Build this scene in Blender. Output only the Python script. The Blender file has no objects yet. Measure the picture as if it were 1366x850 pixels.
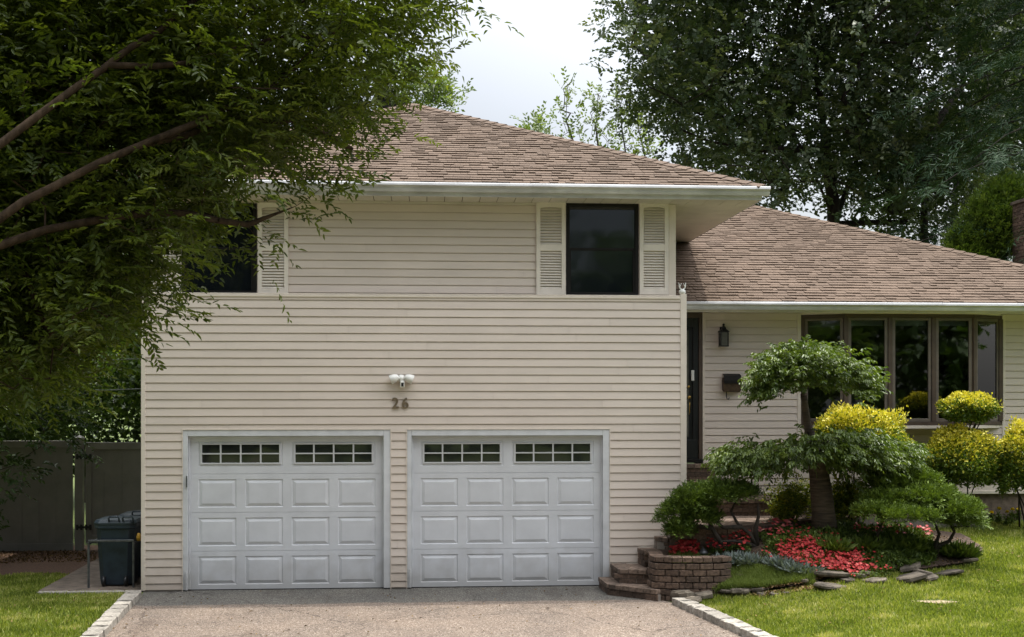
import bpy, bmesh, math, random
import numpy as np
from mathutils import Vector, Matrix
random.seed(7); R=random.random; U=random.uniform
rng=np.random.default_rng(11)
scene=bpy.context.scene; COL=scene.collection
HC=2.69; F=1600.0; YAW=math.radians(4.11); S=math.sin(YAW); C=math.cos(YAW)
# ---- measuring helpers (a point of the place from its depth) ----
def T_(u,Y): return Y/(C-(u-683)/F*S)
def X_(u,Y): return T_(u,Y)*(S+(u-683)/F*C)
def Z_(u,v,Y): return HC+T_(u,Y)*(527-v)/F
def PT(u,v,t):
    a=(u-683)/F
    return Vector((t*(S+a*C),t*(C-a*S),HC+t*(527-v)/F))
def sstep(a,b,x):
    x=np.clip((np.asarray(x,float)-a)/(b-a),0,1); return x*x*(3-2*x)
# ================= materials =================
def nt(name):
    m=bpy.data.materials.new(name); m.use_nodes=True; n=m.node_tree; n.nodes.clear()
    return m,n
def N(n,t,**k):
    o=n.nodes.new(t)
    for a,b in k.items(): setattr(o,a,b)
    return o
def ramp(n,stops):
    r=N(n,'ShaderNodeValToRGB'); e=r.color_ramp.elements
    while len(e)<len(stops): e.new(.5)
    for i,(p,c) in enumerate(stops): e[i].position=p; e[i].color=(*c,1)
    return r
def surf(name,col,rough=.6,amp=.12,scale=6,bump=.0,bscale=80,tint=0,spec=.4,metal=0,stretch=(1,1,1),col2=None,dirt=0):
    """plain surface with noise mottling, optional per-face tint attribute"""
    m,n=nt(name); L=n.links
    out=N(n,'ShaderNodeOutputMaterial'); b=N(n,'ShaderNodeBsdfPrincipled'); L.new(b.outputs[0],out.inputs[0])
    tc=N(n,'ShaderNodeTexCoord'); mp=N(n,'ShaderNodeMapping'); mp.inputs['Scale'].default_value=stretch
    L.new(tc.outputs['Object'],mp.inputs[0])
    no=N(n,'ShaderNodeTexNoise'); no.inputs['Scale'].default_value=scale; no.inputs['Detail'].default_value=6
    L.new(mp.outputs[0],no.inputs[0])
    c2=col2 or tuple(x*(1-amp*2) for x in col); c1=tuple(min(1,x*(1+amp*.5)) for x in col)
    r=ramp(n,[(.3,c2),(.62,c1)]); L.new(no.outputs[0],r.inputs[0]); c=r.outputs[0]
    if tint:
        at=N(n,'ShaderNodeAttribute',attribute_name='tint'); mr=N(n,'ShaderNodeMapRange')
        mr.inputs[3].default_value=1-tint; mr.inputs[4].default_value=1+tint; L.new(at.outputs['Fac'],mr.inputs[0])
        mx=N(n,'ShaderNodeVectorMath',operation='SCALE'); L.new(c,mx.inputs[0]); L.new(mr.outputs[0],mx.inputs['Scale']); c=mx.outputs[0]
    if dirt:
        n2=N(n,'ShaderNodeTexNoise'); n2.inputs['Scale'].default_value=1.3; n2.inputs['Detail'].default_value=8; n2.inputs['Roughness'].default_value=.7
        L.new(tc.outputs['Object'],n2.inputs[0])
        r2=ramp(n,[(.42,(1-dirt,)*3),(.6,(1,1,1))]); L.new(n2.outputs[0],r2.inputs[0])
        mm=N(n,'ShaderNodeVectorMath',operation='MULTIPLY'); L.new(c,mm.inputs[0]); L.new(r2.outputs[0],mm.inputs[1]); c=mm.outputs[0]
    L.new(c,b.inputs['Base Color'])
    b.inputs['Roughness'].default_value=rough; b.inputs['Specular IOR Level'].default_value=spec; b.inputs['Metallic'].default_value=metal
    if bump:
        nb=N(n,'ShaderNodeTexNoise'); nb.inputs['Scale'].default_value=bscale; nb.inputs['Detail'].default_value=3
        L.new(mp.outputs[0],nb.inputs[0]); bp=N(n,'ShaderNodeBump'); bp.inputs['Strength'].default_value=bump; bp.inputs['Distance'].default_value=.01
        L.new(nb.outputs[0],bp.inputs['Height']); L.new(bp.outputs[0],b.inputs['Normal'])
    return m
def ground_dirt(m,z0=.05,z1=.55,dark=(.55,.50,.43)):
    n=m.node_tree; L=n.links; b=next(x for x in n.nodes if x.type=='BSDF_PRINCIPLED'); src=b.inputs['Base Color'].links[0].from_socket
    ge=N(n,'ShaderNodeNewGeometry'); sp=N(n,'ShaderNodeSeparateXYZ'); L.new(ge.outputs['Position'],sp.inputs[0]); no=N(n,'ShaderNodeTexNoise'); no.inputs['Scale'].default_value=5; no.inputs['Detail'].default_value=6; L.new(ge.outputs['Position'],no.inputs[0])
    a=N(n,'ShaderNodeMath',operation='MULTIPLY_ADD'); a.inputs[1].default_value=-.7; L.new(no.outputs[0],a.inputs[0]); L.new(sp.outputs[2],a.inputs[2])
    mr=N(n,'ShaderNodeMapRange'); mr.inputs[1].default_value=z0-.35; mr.inputs[2].default_value=z1-.35; mr.inputs[3].default_value=.5; mr.inputs[4].default_value=0; L.new(a.outputs[0],mr.inputs[0])
    mx=N(n,'ShaderNodeMix',data_type='RGBA',blend_type='MULTIPLY'); L.new(mr.outputs[0],mx.inputs['Factor']); L.new(src,mx.inputs['A']); mx.inputs['B'].default_value=(*dark,1); L.new(mx.outputs['Result'],b.inputs['Base Color'])
def leafm(name,stops,trans=.35,rough=.5,spec=.35):
    m,n=nt(name); L=n.links
    out=N(n,'ShaderNodeOutputMaterial'); b=N(n,'ShaderNodeBsdfPrincipled'); t=N(n,'ShaderNodeBsdfTranslucent'); mx=N(n,'ShaderNodeMixShader')
    at=N(n,'ShaderNodeAttribute',attribute_name='tint'); r=ramp(n,stops); L.new(at.outputs['Fac'],r.inputs[0])
    L.new(r.outputs[0],b.inputs['Base Color'])
    g=N(n,'ShaderNodeVectorMath',operation='MULTIPLY'); g.inputs[1].default_value=(1.3,1.35,.45); L.new(r.outputs[0],g.inputs[0]); L.new(g.outputs[0],t.inputs['Color'])
    b.inputs['Roughness'].default_value=rough; b.inputs['Specular IOR Level'].default_value=spec
    mx.inputs[0].default_value=trans; L.new(b.outputs[0],mx.inputs[1]); L.new(t.outputs[0],mx.inputs[2]); L.new(mx.outputs[0],out.inputs[0])
    return m
def glassm(name,col=(.01,.012,.015),rough=.06,spec=.5):
    m,n=nt(name); out=N(n,'ShaderNodeOutputMaterial'); b=N(n,'ShaderNodeBsdfPrincipled'); n.links.new(b.outputs[0],out.inputs[0])
    b.inputs['Base Color'].default_value=(*col,1); b.inputs['Roughness'].default_value=rough; b.inputs['Specular IOR Level'].default_value=spec
    tc=N(n,'ShaderNodeTexCoord'); no=N(n,'ShaderNodeTexNoise'); no.inputs['Scale'].default_value=1.2; n.links.new(tc.outputs['Object'],no.inputs[0])
    bp=N(n,'ShaderNodeBump'); bp.inputs['Strength'].default_value=.12; bp.inputs['Distance'].default_value=.05; n.links.new(no.outputs[0],bp.inputs['Height']); n.links.new(bp.outputs[0],b.inputs['Normal'])
    return m
def clearm(name):
    m,n=nt(name); L=n.links; out=N(n,'ShaderNodeOutputMaterial'); t=N(n,'ShaderNodeBsdfTransparent'); t.inputs[0].default_value=(.75,.78,.76,1)
    g=N(n,'ShaderNodeBsdfGlossy'); g.inputs['Roughness'].default_value=.02; fr=N(n,'ShaderNodeFresnel'); fr.inputs[0].default_value=2.1; mx=N(n,'ShaderNodeMixShader')
    tc=N(n,'ShaderNodeTexCoord'); no=N(n,'ShaderNodeTexNoise'); no.inputs['Scale'].default_value=1.5; L.new(tc.outputs['Object'],no.inputs[0])
    bp=N(n,'ShaderNodeBump'); bp.inputs['Strength'].default_value=.1; bp.inputs['Distance'].default_value=.03; L.new(no.outputs[0],bp.inputs['Height']);
    L.new(fr.outputs[0],mx.inputs[0]); L.new(t.outputs[0],mx.inputs[1]); L.new(g.outputs[0],mx.inputs[2]); L.new(mx.outputs[0],out.inputs[0]); return m
M={}
M['siding']=surf('cream_vinyl',(.655,.578,.512),.5,.025,3,.05,200,tint=.035,stretch=(.4,1,4),dirt=.035)
M['trim']=surf('cream_trim',(.69,.62,.54),.5,.04,5)
M['casing']=surf('grey_white_trim',(.62,.64,.665),.5,.06,5,dirt=.08)
M['door']=surf('garage_door_paint',(.62,.64,.675),.5,.03,4,.06,150,dirt=.06)
M['doorframe']=surf('garage_window_frame',(.55,.56,.575),.45,.03,4)
M['shut']=surf('shutter_vinyl',(.72,.665,.59),.5,.05,5)
M['gutter']=surf('aluminium_gutter',(.62,.625,.635),.38,.12,2.5,stretch=(1.0,1,3),dirt=.14,spec=.5)
M['soffit']=surf('soffit_vinyl',(.60,.56,.48),.55,.05,3,dirt=.1)
M['shingle']=surf('asphalt_shingle',(.155,.113,.085),.9,.15,60,.4,300,tint=.08,spec=.15,dirt=.17)
M['glass']=glassm('screened_glass',(.006,.008,.011),.06,.75)
M['gglass']=glassm('garage_glass',(.012,.014,.016),.05,.7)
M['clear']=clearm('clear_glass')
M['bronze']=surf('dark_bronze',(.014,.013,.012),.5,.1,6,spec=.15)
M['brown']=surf('brown_frame',(.085,.06,.045),.5,.12,6)
M['brownl']=surf('grey_brown_frame',(.15,.125,.105),.5,.12,6)
M['black']=surf('black_paint',(.015,.016,.017),.4,.1,8)
M['room']=surf('room_paint',(.22,.19,.15),.9,.1,2)
M['valance']=surf('white_blind',(.6,.6,.58),.8,.05,8)
M['white']=surf('white_plastic',(.75,.75,.72),.35,.03,8)
M['digit']=surf('weathered_bronze_digits',(.17,.13,.08),.55,.2,25,metal=.1)
M['copper']=surf('aged_copper_box',(.085,.055,.035),.45,.25,20,metal=.5)
M['brass']=surf('brass',(.5,.33,.1),.3,.1,20,metal=1)
M['lampglass']=surf('lantern_glass',(.13,.13,.11),.2,.1,20)
M['brick']=surf('brown_brick',(.135,.09,.065),.88,.3,30,.6,120,tint=.34,dirt=.25)
M['paver']=surf('pink_paver',(.33,.245,.195),.85,.2,30,.3,120,tint=.25,dirt=.2)
M['tread']=surf('weathered_tread_brick',(.20,.145,.11),.88,.3,25,.5,120,tint=.32,dirt=.3)
M['mortar']=surf('mortar',(.24,.21,.18),.95,.1,40)
M['found']=surf('foundation',(.17,.13,.10),.9,.2,14,.4,60)
M['conc']=surf('concrete_pad',(.17,.135,.105),.9,.2,9,.4,80,dirt=.3)
M['kerb']=surf('pale_granite',(.36,.33,.285),.8,.22,24,.6,70,tint=.18,dirt=.15)
M['stone']=surf('field_stone',(.13,.108,.082),.85,.3,9,.6,50,tint=.28,dirt=.2)
M['soil']=surf('garden_soil',(.075,.05,.034),.95,.4,24,1,70,col2=(.035,.024,.017))
M['mulch']=surf('mulch',(.10,.055,.032),.95,.4,40,1,90,col2=(.04,.023,.015))
M['bark']=surf('bark',(.075,.055,.042),.9,.3,14,.9,40,stretch=(1,1,.3))
M['barkd']=surf('dark_bark',(.035,.027,.021),.9,.3,20,.8,40,stretch=(1,1,.3))
M['barkf']=surf('grey_brown_bark',(.045,.031,.02),.95,.3,20,.8,40,stretch=(1,1,.3),spec=.1)
M['barkc']=surf('cherry_bark',(.085,.06,.042),.75,.45,16,1,30,stretch=(.3,.3,2.4),col2=(.028,.02,.016))
M['vinyl']=surf('grey_vinyl_fence',(.25,.235,.21),.5,.05,4,dirt=.15)
M['bin']=surf('blue_grey_plastic',(.022,.035,.05),.4,.15,10,.1,90)
M['binlid']=surf('lid_plastic',(.035,.05,.062),.45,.15,10)
M['metal']=surf('galvanised',(.12,.125,.13),.45,.2,20,metal=.6)
M['yellow']=surf('yellow_handle',(.5,.28,.03),.5,.1,20)
def asphalt():
    m,n=nt('driveway_asphalt'); L=n.links; out=N(n,'ShaderNodeOutputMaterial'); b=N(n,'ShaderNodeBsdfPrincipled'); L.new(b.outputs[0],out.inputs[0])
    tc=N(n,'ShaderNodeTexCoord'); v=N(n,'ShaderNodeTexVoronoi'); v.inputs['Scale'].default_value=85; L.new(tc.outputs['Object'],v.inputs[0])
    r=ramp(n,[(0,(.085,.07,.06)),(.35,(.175,.137,.110)),(.8,(.235,.19,.153)),(1,(.40,.345,.29))])
    wn=N(n,'ShaderNodeSeparateColor'); L.new(v.outputs['Color'],wn.inputs[0]); L.new(wn.outputs[0],r.inputs[0])
    n2=N(n,'ShaderNodeTexNoise'); n2.inputs['Scale'].default_value=1.1; n2.inputs['Detail'].default_value=9; n2.inputs['Roughness'].default_value=.65; L.new(tc.outputs['Object'],n2.inputs[0])
    r2=ramp(n,[(.35,(.74,.74,.75)),(.62,(1.0,.98,.96))]); L.new(n2.outputs[0],r2.inputs[0])
    mm=N(n,'ShaderNodeVectorMath',operation='MULTIPLY'); L.new(r.outputs[0],mm.inputs[0]); L.new(r2.outputs[0],mm.inputs[1])
    st=N(n,'ShaderNodeTexNoise'); st.inputs['Scale'].default_value=.9; st.inputs['Detail'].default_value=4; smp=N(n,'ShaderNodeMapping'); smp.inputs['Scale'].default_value=(2.4,.55,1); smp.inputs['Location'].default_value=(3.1,1.7,0); L.new(tc.outputs['Object'],smp.inputs[0]); L.new(smp.outputs[0],st.inputs[0])
    r5=ramp(n,[(.56,(1,1,1)),(.70,(.80,.78,.77))]); L.new(st.outputs[0],r5.inputs[0]); m5=N(n,'ShaderNodeVectorMath',operation='MULTIPLY'); L.new(mm.outputs[0],m5.inputs[0]); L.new(r5.outputs[0],m5.inputs[1])
    cv=N(n,'ShaderNodeTexVoronoi',feature='DISTANCE_TO_EDGE'); cv.inputs['Scale'].default_value=.33; cn=N(n,'ShaderNodeTexNoise'); cn.inputs['Scale'].default_value=3; cn.inputs['Detail'].default_value=6
    ca=N(n,'ShaderNodeVectorMath',operation='MULTIPLY_ADD'); L.new(tc.outputs['Object'],cn.inputs[0]); L.new(cn.outputs['Color'],ca.inputs[0]); ca.inputs[1].default_value=(.5,.5,0); L.new(tc.outputs['Object'],ca.inputs[2]); L.new(ca.outputs[0],cv.inputs[0])
    r6=ramp(n,[(.0,(.45,.43,.42)),(.0035,(1,1,1))]); L.new(cv.outputs[0],r6.inputs[0]); m6=N(n,'ShaderNodeVectorMath',operation='MULTIPLY'); L.new(m5.outputs[0],m6.inputs[0]); L.new(r6.outputs[0],m6.inputs[1]); mm=m6
    # eave shadow painted into the asphalt colour as a grey strip along the garage
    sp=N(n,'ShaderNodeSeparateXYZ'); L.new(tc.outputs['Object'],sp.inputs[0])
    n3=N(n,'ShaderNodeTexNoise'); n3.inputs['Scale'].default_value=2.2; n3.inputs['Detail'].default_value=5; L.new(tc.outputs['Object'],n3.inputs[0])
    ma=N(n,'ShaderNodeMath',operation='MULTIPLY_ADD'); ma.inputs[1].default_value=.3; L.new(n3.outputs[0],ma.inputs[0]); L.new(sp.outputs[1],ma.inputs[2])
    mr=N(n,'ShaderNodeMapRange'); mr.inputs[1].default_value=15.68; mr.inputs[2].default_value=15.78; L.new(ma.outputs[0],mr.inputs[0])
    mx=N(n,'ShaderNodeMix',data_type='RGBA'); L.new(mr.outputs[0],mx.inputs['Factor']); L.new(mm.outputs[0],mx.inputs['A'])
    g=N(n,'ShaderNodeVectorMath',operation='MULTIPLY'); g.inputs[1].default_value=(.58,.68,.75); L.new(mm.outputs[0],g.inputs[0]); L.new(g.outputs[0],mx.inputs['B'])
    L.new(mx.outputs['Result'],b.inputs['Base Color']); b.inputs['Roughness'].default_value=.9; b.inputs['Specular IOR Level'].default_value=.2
    bp=N(n,'ShaderNodeBump'); bp.inputs['Strength'].default_value=.6; bp.inputs['Distance'].default_value=.006; L.new(v.outputs['Distance'],bp.inputs['Height']); L.new(bp.outputs[0],b.inputs['Normal'])
    return m
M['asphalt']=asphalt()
M['turf']=surf('turf',(.078,.105,.022),.95,.3,5,.6,90,col2=(.05,.07,.015))
for k_ in ('siding','door','casing','trim'): ground_dirt(M[k_])
LG=lambda *c:[(i/(len(c)-1),x) for i,x in enumerate(c)]
M['grass']=leafm('grass_blades',LG((.09,.125,.02),(.19,.245,.035),(.31,.34,.08),(.50,.47,.22)),.35,.55,.25)
M['zelk']=leafm('feathery_leaf',LG((.033,.052,.009),(.066,.093,.013),(.125,.155,.024)),.42,.42,.25)
M['maple']=leafm('maple_leaf',LG((.034,.058,.026),(.068,.10,.048),(.15,.175,.10)),.25,.45,.28)
M['backleaf']=leafm('back_leaf',LG((.022,.045,.012),(.045,.08,.018),(.09,.14,.03)),.35,.5,.35)
M['sapleaf']=leafm('pale_leaf',LG((.08,.12,.04),(.14,.19,.07),(.22,.27,.11)),.35,.5,.35)
M['pine']=leafm('pine_needles',LG((.014,.032,.016),(.026,.055,.026),(.045,.085,.04)),.12,.6,.1)
M['arbor']=leafm('light_conifer',LG((.05,.09,.018),(.10,.16,.03),(.16,.22,.045)),.25,.55,.3)
M['cherry']=leafm('cherry_leaf',LG((.045,.078,.014),(.09,.135,.024),(.16,.21,.045)),.3,.4,.4)
M['juni']=leafm('juniper',LG((.035,.060,.010),(.09,.14,.022),(.19,.26,.045)),.15,.55,.3)
M['euon']=leafm('gold_leaf',LG((.055,.10,.012),(.12,.18,.018),(.55,.49,.04),(.80,.71,.12)),.25,.45,.4)
M['azal']=leafm('azalea_leaf',LG((.07,.11,.014),(.16,.21,.03),(.42,.38,.04)),.4,.45,.4)
M['silver']=leafm('silver_leaf',LG((.13,.17,.15),(.24,.28,.26),(.36,.40,.38)),.1,.8,.1)
M['cover']=leafm('ground_cover',LG((.05,.085,.014),(.13,.185,.035),(.27,.33,.10)),.25,.55,.3)
M['red']=leafm('red_petal',LG((.28,.018,.022),(.42,.04,.04),(.52,.09,.08)),.2,.5,.2)
M['pink']=leafm('pink_petal',LG((.35,.03,.05),(.52,.10,.10),(.65,.28,.25)),.2,.5,.2)
M['gold']=leafm('yellow_petal',LG((.65,.45,.01),(.8,.6,.03)),.2,.5,.2)
M['dark']=leafm('dead_leaf',LG((.05,.03,.015),(.14,.09,.04),(.24,.16,.08)),.1,.8,.1)
# ================= mesh building =================
OFF={}
def link(o,parent):
    COL.objects.link(o)
    if parent is not None: o.parent=parent
def tag(o,label=None,cat=None,group=None,kind=None):
    if label: o['label']=label
    if cat: o['category']=cat
    if group: o['group']=group
    if kind: o['kind']=kind
    return o
def empty(name,loc,label,cat,group=None):
    o=bpy.data.objects.new(name,None); COL.objects.link(o); o.location=loc; o.empty_display_size=.2; OFF[o]=Vector(loc)
    return tag(o,label,cat,group)
def finish(name,V,Fc,tint,mat,parent,origin,smooth,bevel):
    off=OFF[parent] if parent is not None else Vector(origin or (0,0,0))
    V=np.asarray(V,float).reshape(-1,3)-np.array(off)
    me=bpy.data.meshes.new(name)
    if isinstance(Fc,np.ndarray):
        k=Fc.shape[1]; n=len(Fc); me.vertices.add(len(V)); me.vertices.foreach_set('co',V.ravel()); me.loops.add(n*k)
        me.loops.foreach_set('vertex_index',Fc.ravel().astype(np.int32)); me.polygons.add(n)
        me.polygons.foreach_set('loop_start',np.arange(0,n*k,k,dtype=np.int32)); me.update(calc_edges=True)
    else:
        me.from_pydata(V.tolist(),[],Fc); me.update()
    if smooth: me.polygons.foreach_set('use_smooth',[True]*len(me.polygons))
    if tint is not None and len(tint):
        a=me.attributes.new('tint','FLOAT','FACE'); a.data.foreach_set('value',np.asarray(tint,np.float32))
    me.materials.append(mat)
    o=bpy.data.objects.new(name,me); link(o,parent)
    if parent is None: o.location=off
    OFF[o]=off
    if bevel:
        b=o.modifiers.new('bevel','BEVEL'); b.width=bevel; b.segments=1 if bevel<.004 else 2; b.limit_method='ANGLE'
    return o
class MB:
    def __init__(s): s.v=[]; s.f=[]; s.t=[]
    def add(s,vs,fs,t=.5):
        k=len(s.v); s.v+= [tuple(x) for x in vs]; s.f+=[tuple(i+k for i in f) for f in fs]; s.t+=[t]*len(fs); return s
    def box(s,x0,x1,y0,y1,z0,z1,t=.5,m=None):
        vs=[(x,y,z) for x in (x0,x1) for y in (y0,y1) for z in (z0,z1)]
        if m is not None: vs=[m@Vector(v) for v in vs]
        return s.add(vs,[(0,1,3,2),(4,6,7,5),(0,4,5,1),(2,3,7,6),(0,2,6,4),(1,5,7,3)],t)
    def quad(s,a,b,c,d,t=.5): return s.add([a,b,c,d],[(0,1,2,3)],t)
    def tube(s,pts,rs,n=8,t=.5,caps=True):
        pts=[Vector(p) for p in pts]; rs=rs if hasattr(rs,'__len__') else [rs]*len(pts); k=len(s.v); pu=None
        for i,p in enumerate(pts):
            d=(pts[min(i+1,len(pts)-1)]-pts[max(i-1,0)]).normalized()
            if pu is None: pu=d.orthogonal().normalized()
            pu=(pu-d*pu.dot(d)); pu=pu.normalized() if pu.length>1e-6 else d.orthogonal().normalized(); w=d.cross(pu)
            for j in range(n):
                a=2*math.pi*j/n; s.v.append(tuple(p+(pu*math.cos(a)+w*math.sin(a))*rs[i]))
        c=0
        for i in range(len(pts)-1):
            for j in range(n):
                a=k+i*n+j; b=k+i*n+(j+1)%n; s.f.append((a,b,b+n,a+n)); c+=1
        if caps: s.f.append(tuple(k+j for j in range(n))[::-1]); s.f.append(tuple(k+(len(pts)-1)*n+j for j in range(n))); c+=2
        s.t+=[t]*c; return s
    def lathe(s,c,prof,n=16,axis='z',t=.5,m=None):
        k=len(s.v)
        for r,z in prof:
            for j in range(n):
                a=2*math.pi*j/n; x,y=r*math.cos(a),r*math.sin(a)
                p=Vector((x,y,z)) if axis=='z' else (Vector((x,-z,y)) if axis=='y' else Vector((z,x,y)))
                if m is not None: p=m@p
                s.v.append(tuple(p+Vector(c)))
        q=0
        for i in range(len(prof)-1):
            for j in range(n): s.f.append((k+i*n+j,k+i*n+(j+1)%n,k+(i+1)*n+(j+1)%n,k+(i+1)*n+j)); q+=1
        s.f.append(tuple(k+j for j in range(n))[::-1]); s.f.append(tuple(k+(len(prof)-1)*n+j for j in range(n))); q+=2
        s.t+=[t]*q; return s
    def prism(s,poly,z0,z1,t=.5):
        n=len(poly); vs=[(x,y,z0) for x,y in poly]+[(x,y,z1) for x,y in poly]
        return s.add(vs,[tuple(range(n))[::-1],tuple(range(n,2*n))]+[(i,(i+1)%n,(i+1)%n+n,i+n) for i in range(n)],t)
    def plate(s,x0,x1,z0,z1,holes,yf,t=.5):
        """rectangle facing -Y with rectangular holes; yf(z)->y"""
        zs=sorted({z0,z1,*[min(max(h[k],z0),z1) for h in holes for k in (2,3)]})
        for a,b in zip(zs,zs[1:]):
            if b-a<1e-5: continue
            zm=(a+b)/2; hs=sorted((h[0],h[1]) for h in holes if h[2]<zm<h[3]); x=x0; sp=[]
            for h0,h1 in hs:
                if h0>x+1e-5: sp.append((x,min(h0,x1)))
                x=max(x,h1)
            if x<x1-1e-5: sp.append((x,x1))
            for p,q in sp:
                if q-p>1e-4: s.quad((p,yf(a),a),(q,yf(a),a),(q,yf(b),b),(p,yf(b),b),t)
    def build(s,name,mat,parent=None,origin=None,smooth=False,bevel=0):
        return finish(name,s.v,s.f,s.t,mat,parent,origin,smooth,bevel)
def siding(name,x0,x1,z0,z1,Y,holes,parent,e=.1143,zref=0.0,label=None):
    mb=MB(); k=math.floor((z0-zref)/e)
    while zref+k*e<z1-1e-4:
        b=zref+k*e; a=max(b,z0); t_=min(b+e,z1); g=min(b+e-.014,t_)
        hs=[h for h in holes if h[2]<t_ and h[3]>a]
        xs=[x0]; x=x0+U(.5,3.5)
        while x<x1-.4: xs.append(x); x+=U(2.5,3.7)
        xs.append(x1)
        for i,(p,q) in enumerate(zip(xs,xs[1:])):
            o=.0012*(i%2); tt=R(); q2=q-.003 if i<len(xs)-2 else q
            if g>a:
                mb.plate(p,q2,a,g,hs,lambda z:Y-.019-o+.010*(z-b)/e,tt)
                mb.plate(p,q2,a-.0,a+.0005,hs,lambda z:Y-.019-o,tt)
        if t_>g>a: mb.plate(x0,x1,g,t_,hs,lambda z:Y-.001,.3)
        if b>=z0-1e-6:  # underside of lip and the step at the top of the course
            for h0,h1 in spans(x0,x1,[h for h in hs if h[2]<a+.004<h[3]]):
                mb.quad((h0,Y,a),(h1,Y,a),(h1,Y-.020,a),(h0,Y-.020,a),.4)
        if t_>g>a:
            for h0,h1 in spans(x0,x1,[h for h in hs if h[2]<g<h[3]]):
                mb.quad((h0,Y-.0105,g),(h1,Y-.0105,g),(h1,Y-.001,g),(h0,Y-.001,g),.4)
        k+=1
    return mb.build(name,M['siding'],parent)
def spans(x0,x1,hs):
    x=x0; o=[]
    for h in sorted(hs):
        if h[0]>x+1e-4: o.append((x,min(h[0],x1)))
        x=max(x,h[1])
    if x<x1-1e-4: o.append((x,x1))
    return o
# ================= foliage =================
def unit(a): return a/np.maximum(np.linalg.norm(a,axis=-1,keepdims=True),1e-9)
def leaves(name,mat,pos,dr,nr,L,W,tint,parent=None,origin=None,fine=False,fold=.25,curl=.0):
    pos=np.asarray(pos,float); dr=unit(np.asarray(dr,float)); sd=unit(np.cross(dr,nr)); up=np.cross(sd,dr); n=len(pos)
    L=np.broadcast_to(np.asarray(L,float),(n,))[:,None]; W=np.broadcast_to(np.asarray(W,float),(n,))[:,None]
    if fine:
        P=[pos, pos+dr*L*.3+sd*W*.5+up*W*fold, pos+dr*L*.65+sd*W*.42+up*W*fold-up*L*curl*.5, pos+dr*L-up*L*curl,
           pos+dr*L*.65-sd*W*.42+up*W*fold-up*L*curl*.5, pos+dr*L*.3-sd*W*.5+up*W*fold]
        V=np.stack(P,1).reshape(-1,3); b=np.arange(n)[:,None]*6
        Fc=np.stack([b+np.array([0,1,2,3]),b+np.array([0,3,4,5])],1).reshape(-1,4); t=np.repeat(tint,2)
    else:
        P=[pos,pos+dr*L*.45+sd*W*.5+up*W*fold,pos+dr*L,pos+dr*L*.45-sd*W*.5+up*W*fold]
        V=np.stack(P,1).reshape(-1,3); Fc=np.arange(n)[:,None]*4+np.array([[0,1,2,3]]); t=np.asarray(tint)
    return finish(name,V,Fc,t,mat,parent,origin,False,0)
def rnd(n): return unit(rng.normal(size=(n,3)))
def sprays(bp,dd,length,n,droop=.3,spread=.8,flat=True):
    """twigs with alternate leaves: bp base, dd direction; returns leaf pos, dir, normal"""
    m=len(bp); dd=unit(dd); up=np.tile([0,0,1.],(m,1))+.35*rng.normal(size=(m,3)); sd=unit(np.cross(dd,up)); nn=np.cross(sd,dd)
    s=(np.arange(n)+.6)/n; s=s[None,:,None]*np.ones((m,1,1))+rng.normal(size=(m,n,1))*.03
    Ls=np.broadcast_to(np.asarray(length,float),(m,))[:,None,None]
    pos=bp[:,None]+dd[:,None]*Ls*s+np.array([0,0,-1.])*droop*Ls*s**2
    alt=np.where(np.arange(n)%2==0,1,-1)[None,:,None]
    ld=dd[:,None]*(1-.3*spread)+sd[:,None]*alt*spread+np.array([0,0,-1.])*(droop*s*1.2)+rng.normal(size=(m,n,3))*.22
    nr=nn[:,None]+rng.normal(size=(m,n,3))*.3
    return pos.reshape(-1,3),ld.reshape(-1,3),nr.reshape(-1,3)
def inpoly(px,py,poly):
    c=np.zeros(len(px),bool); n=len(poly)
    for i in range(n):
        x0,y0=poly[i]; x1,y1=poly[(i+1)%n]
        if y0==y1: continue
        k=((y0>py)!=(y1>py))&(px<(x1-x0)*(py-y0)/(y1-y0)+x0); c^=k
    return c
def fill(poly,t0,t1,n):
    xs=[p[0] for p in poly]; ys=[p[1] for p in poly]; out=[]
    while len(out)<n:
        u=rng.uniform(min(xs),max(xs),n*2); v=rng.uniform(min(ys),max(ys),n*2); k=inpoly(u,v,poly)
        for a,b in zip(u[k],v[k]): out.append(PT(a,b,U(t0,t1)))
    return np.array([list(p) for p in out[:n]])
def blob(c,r,n,hollow=.45):
    d=rnd(n); q=rng.uniform(hollow**3,1,n)**(1/3); return np.array(c)+d*q[:,None]*np.array(r)
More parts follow.
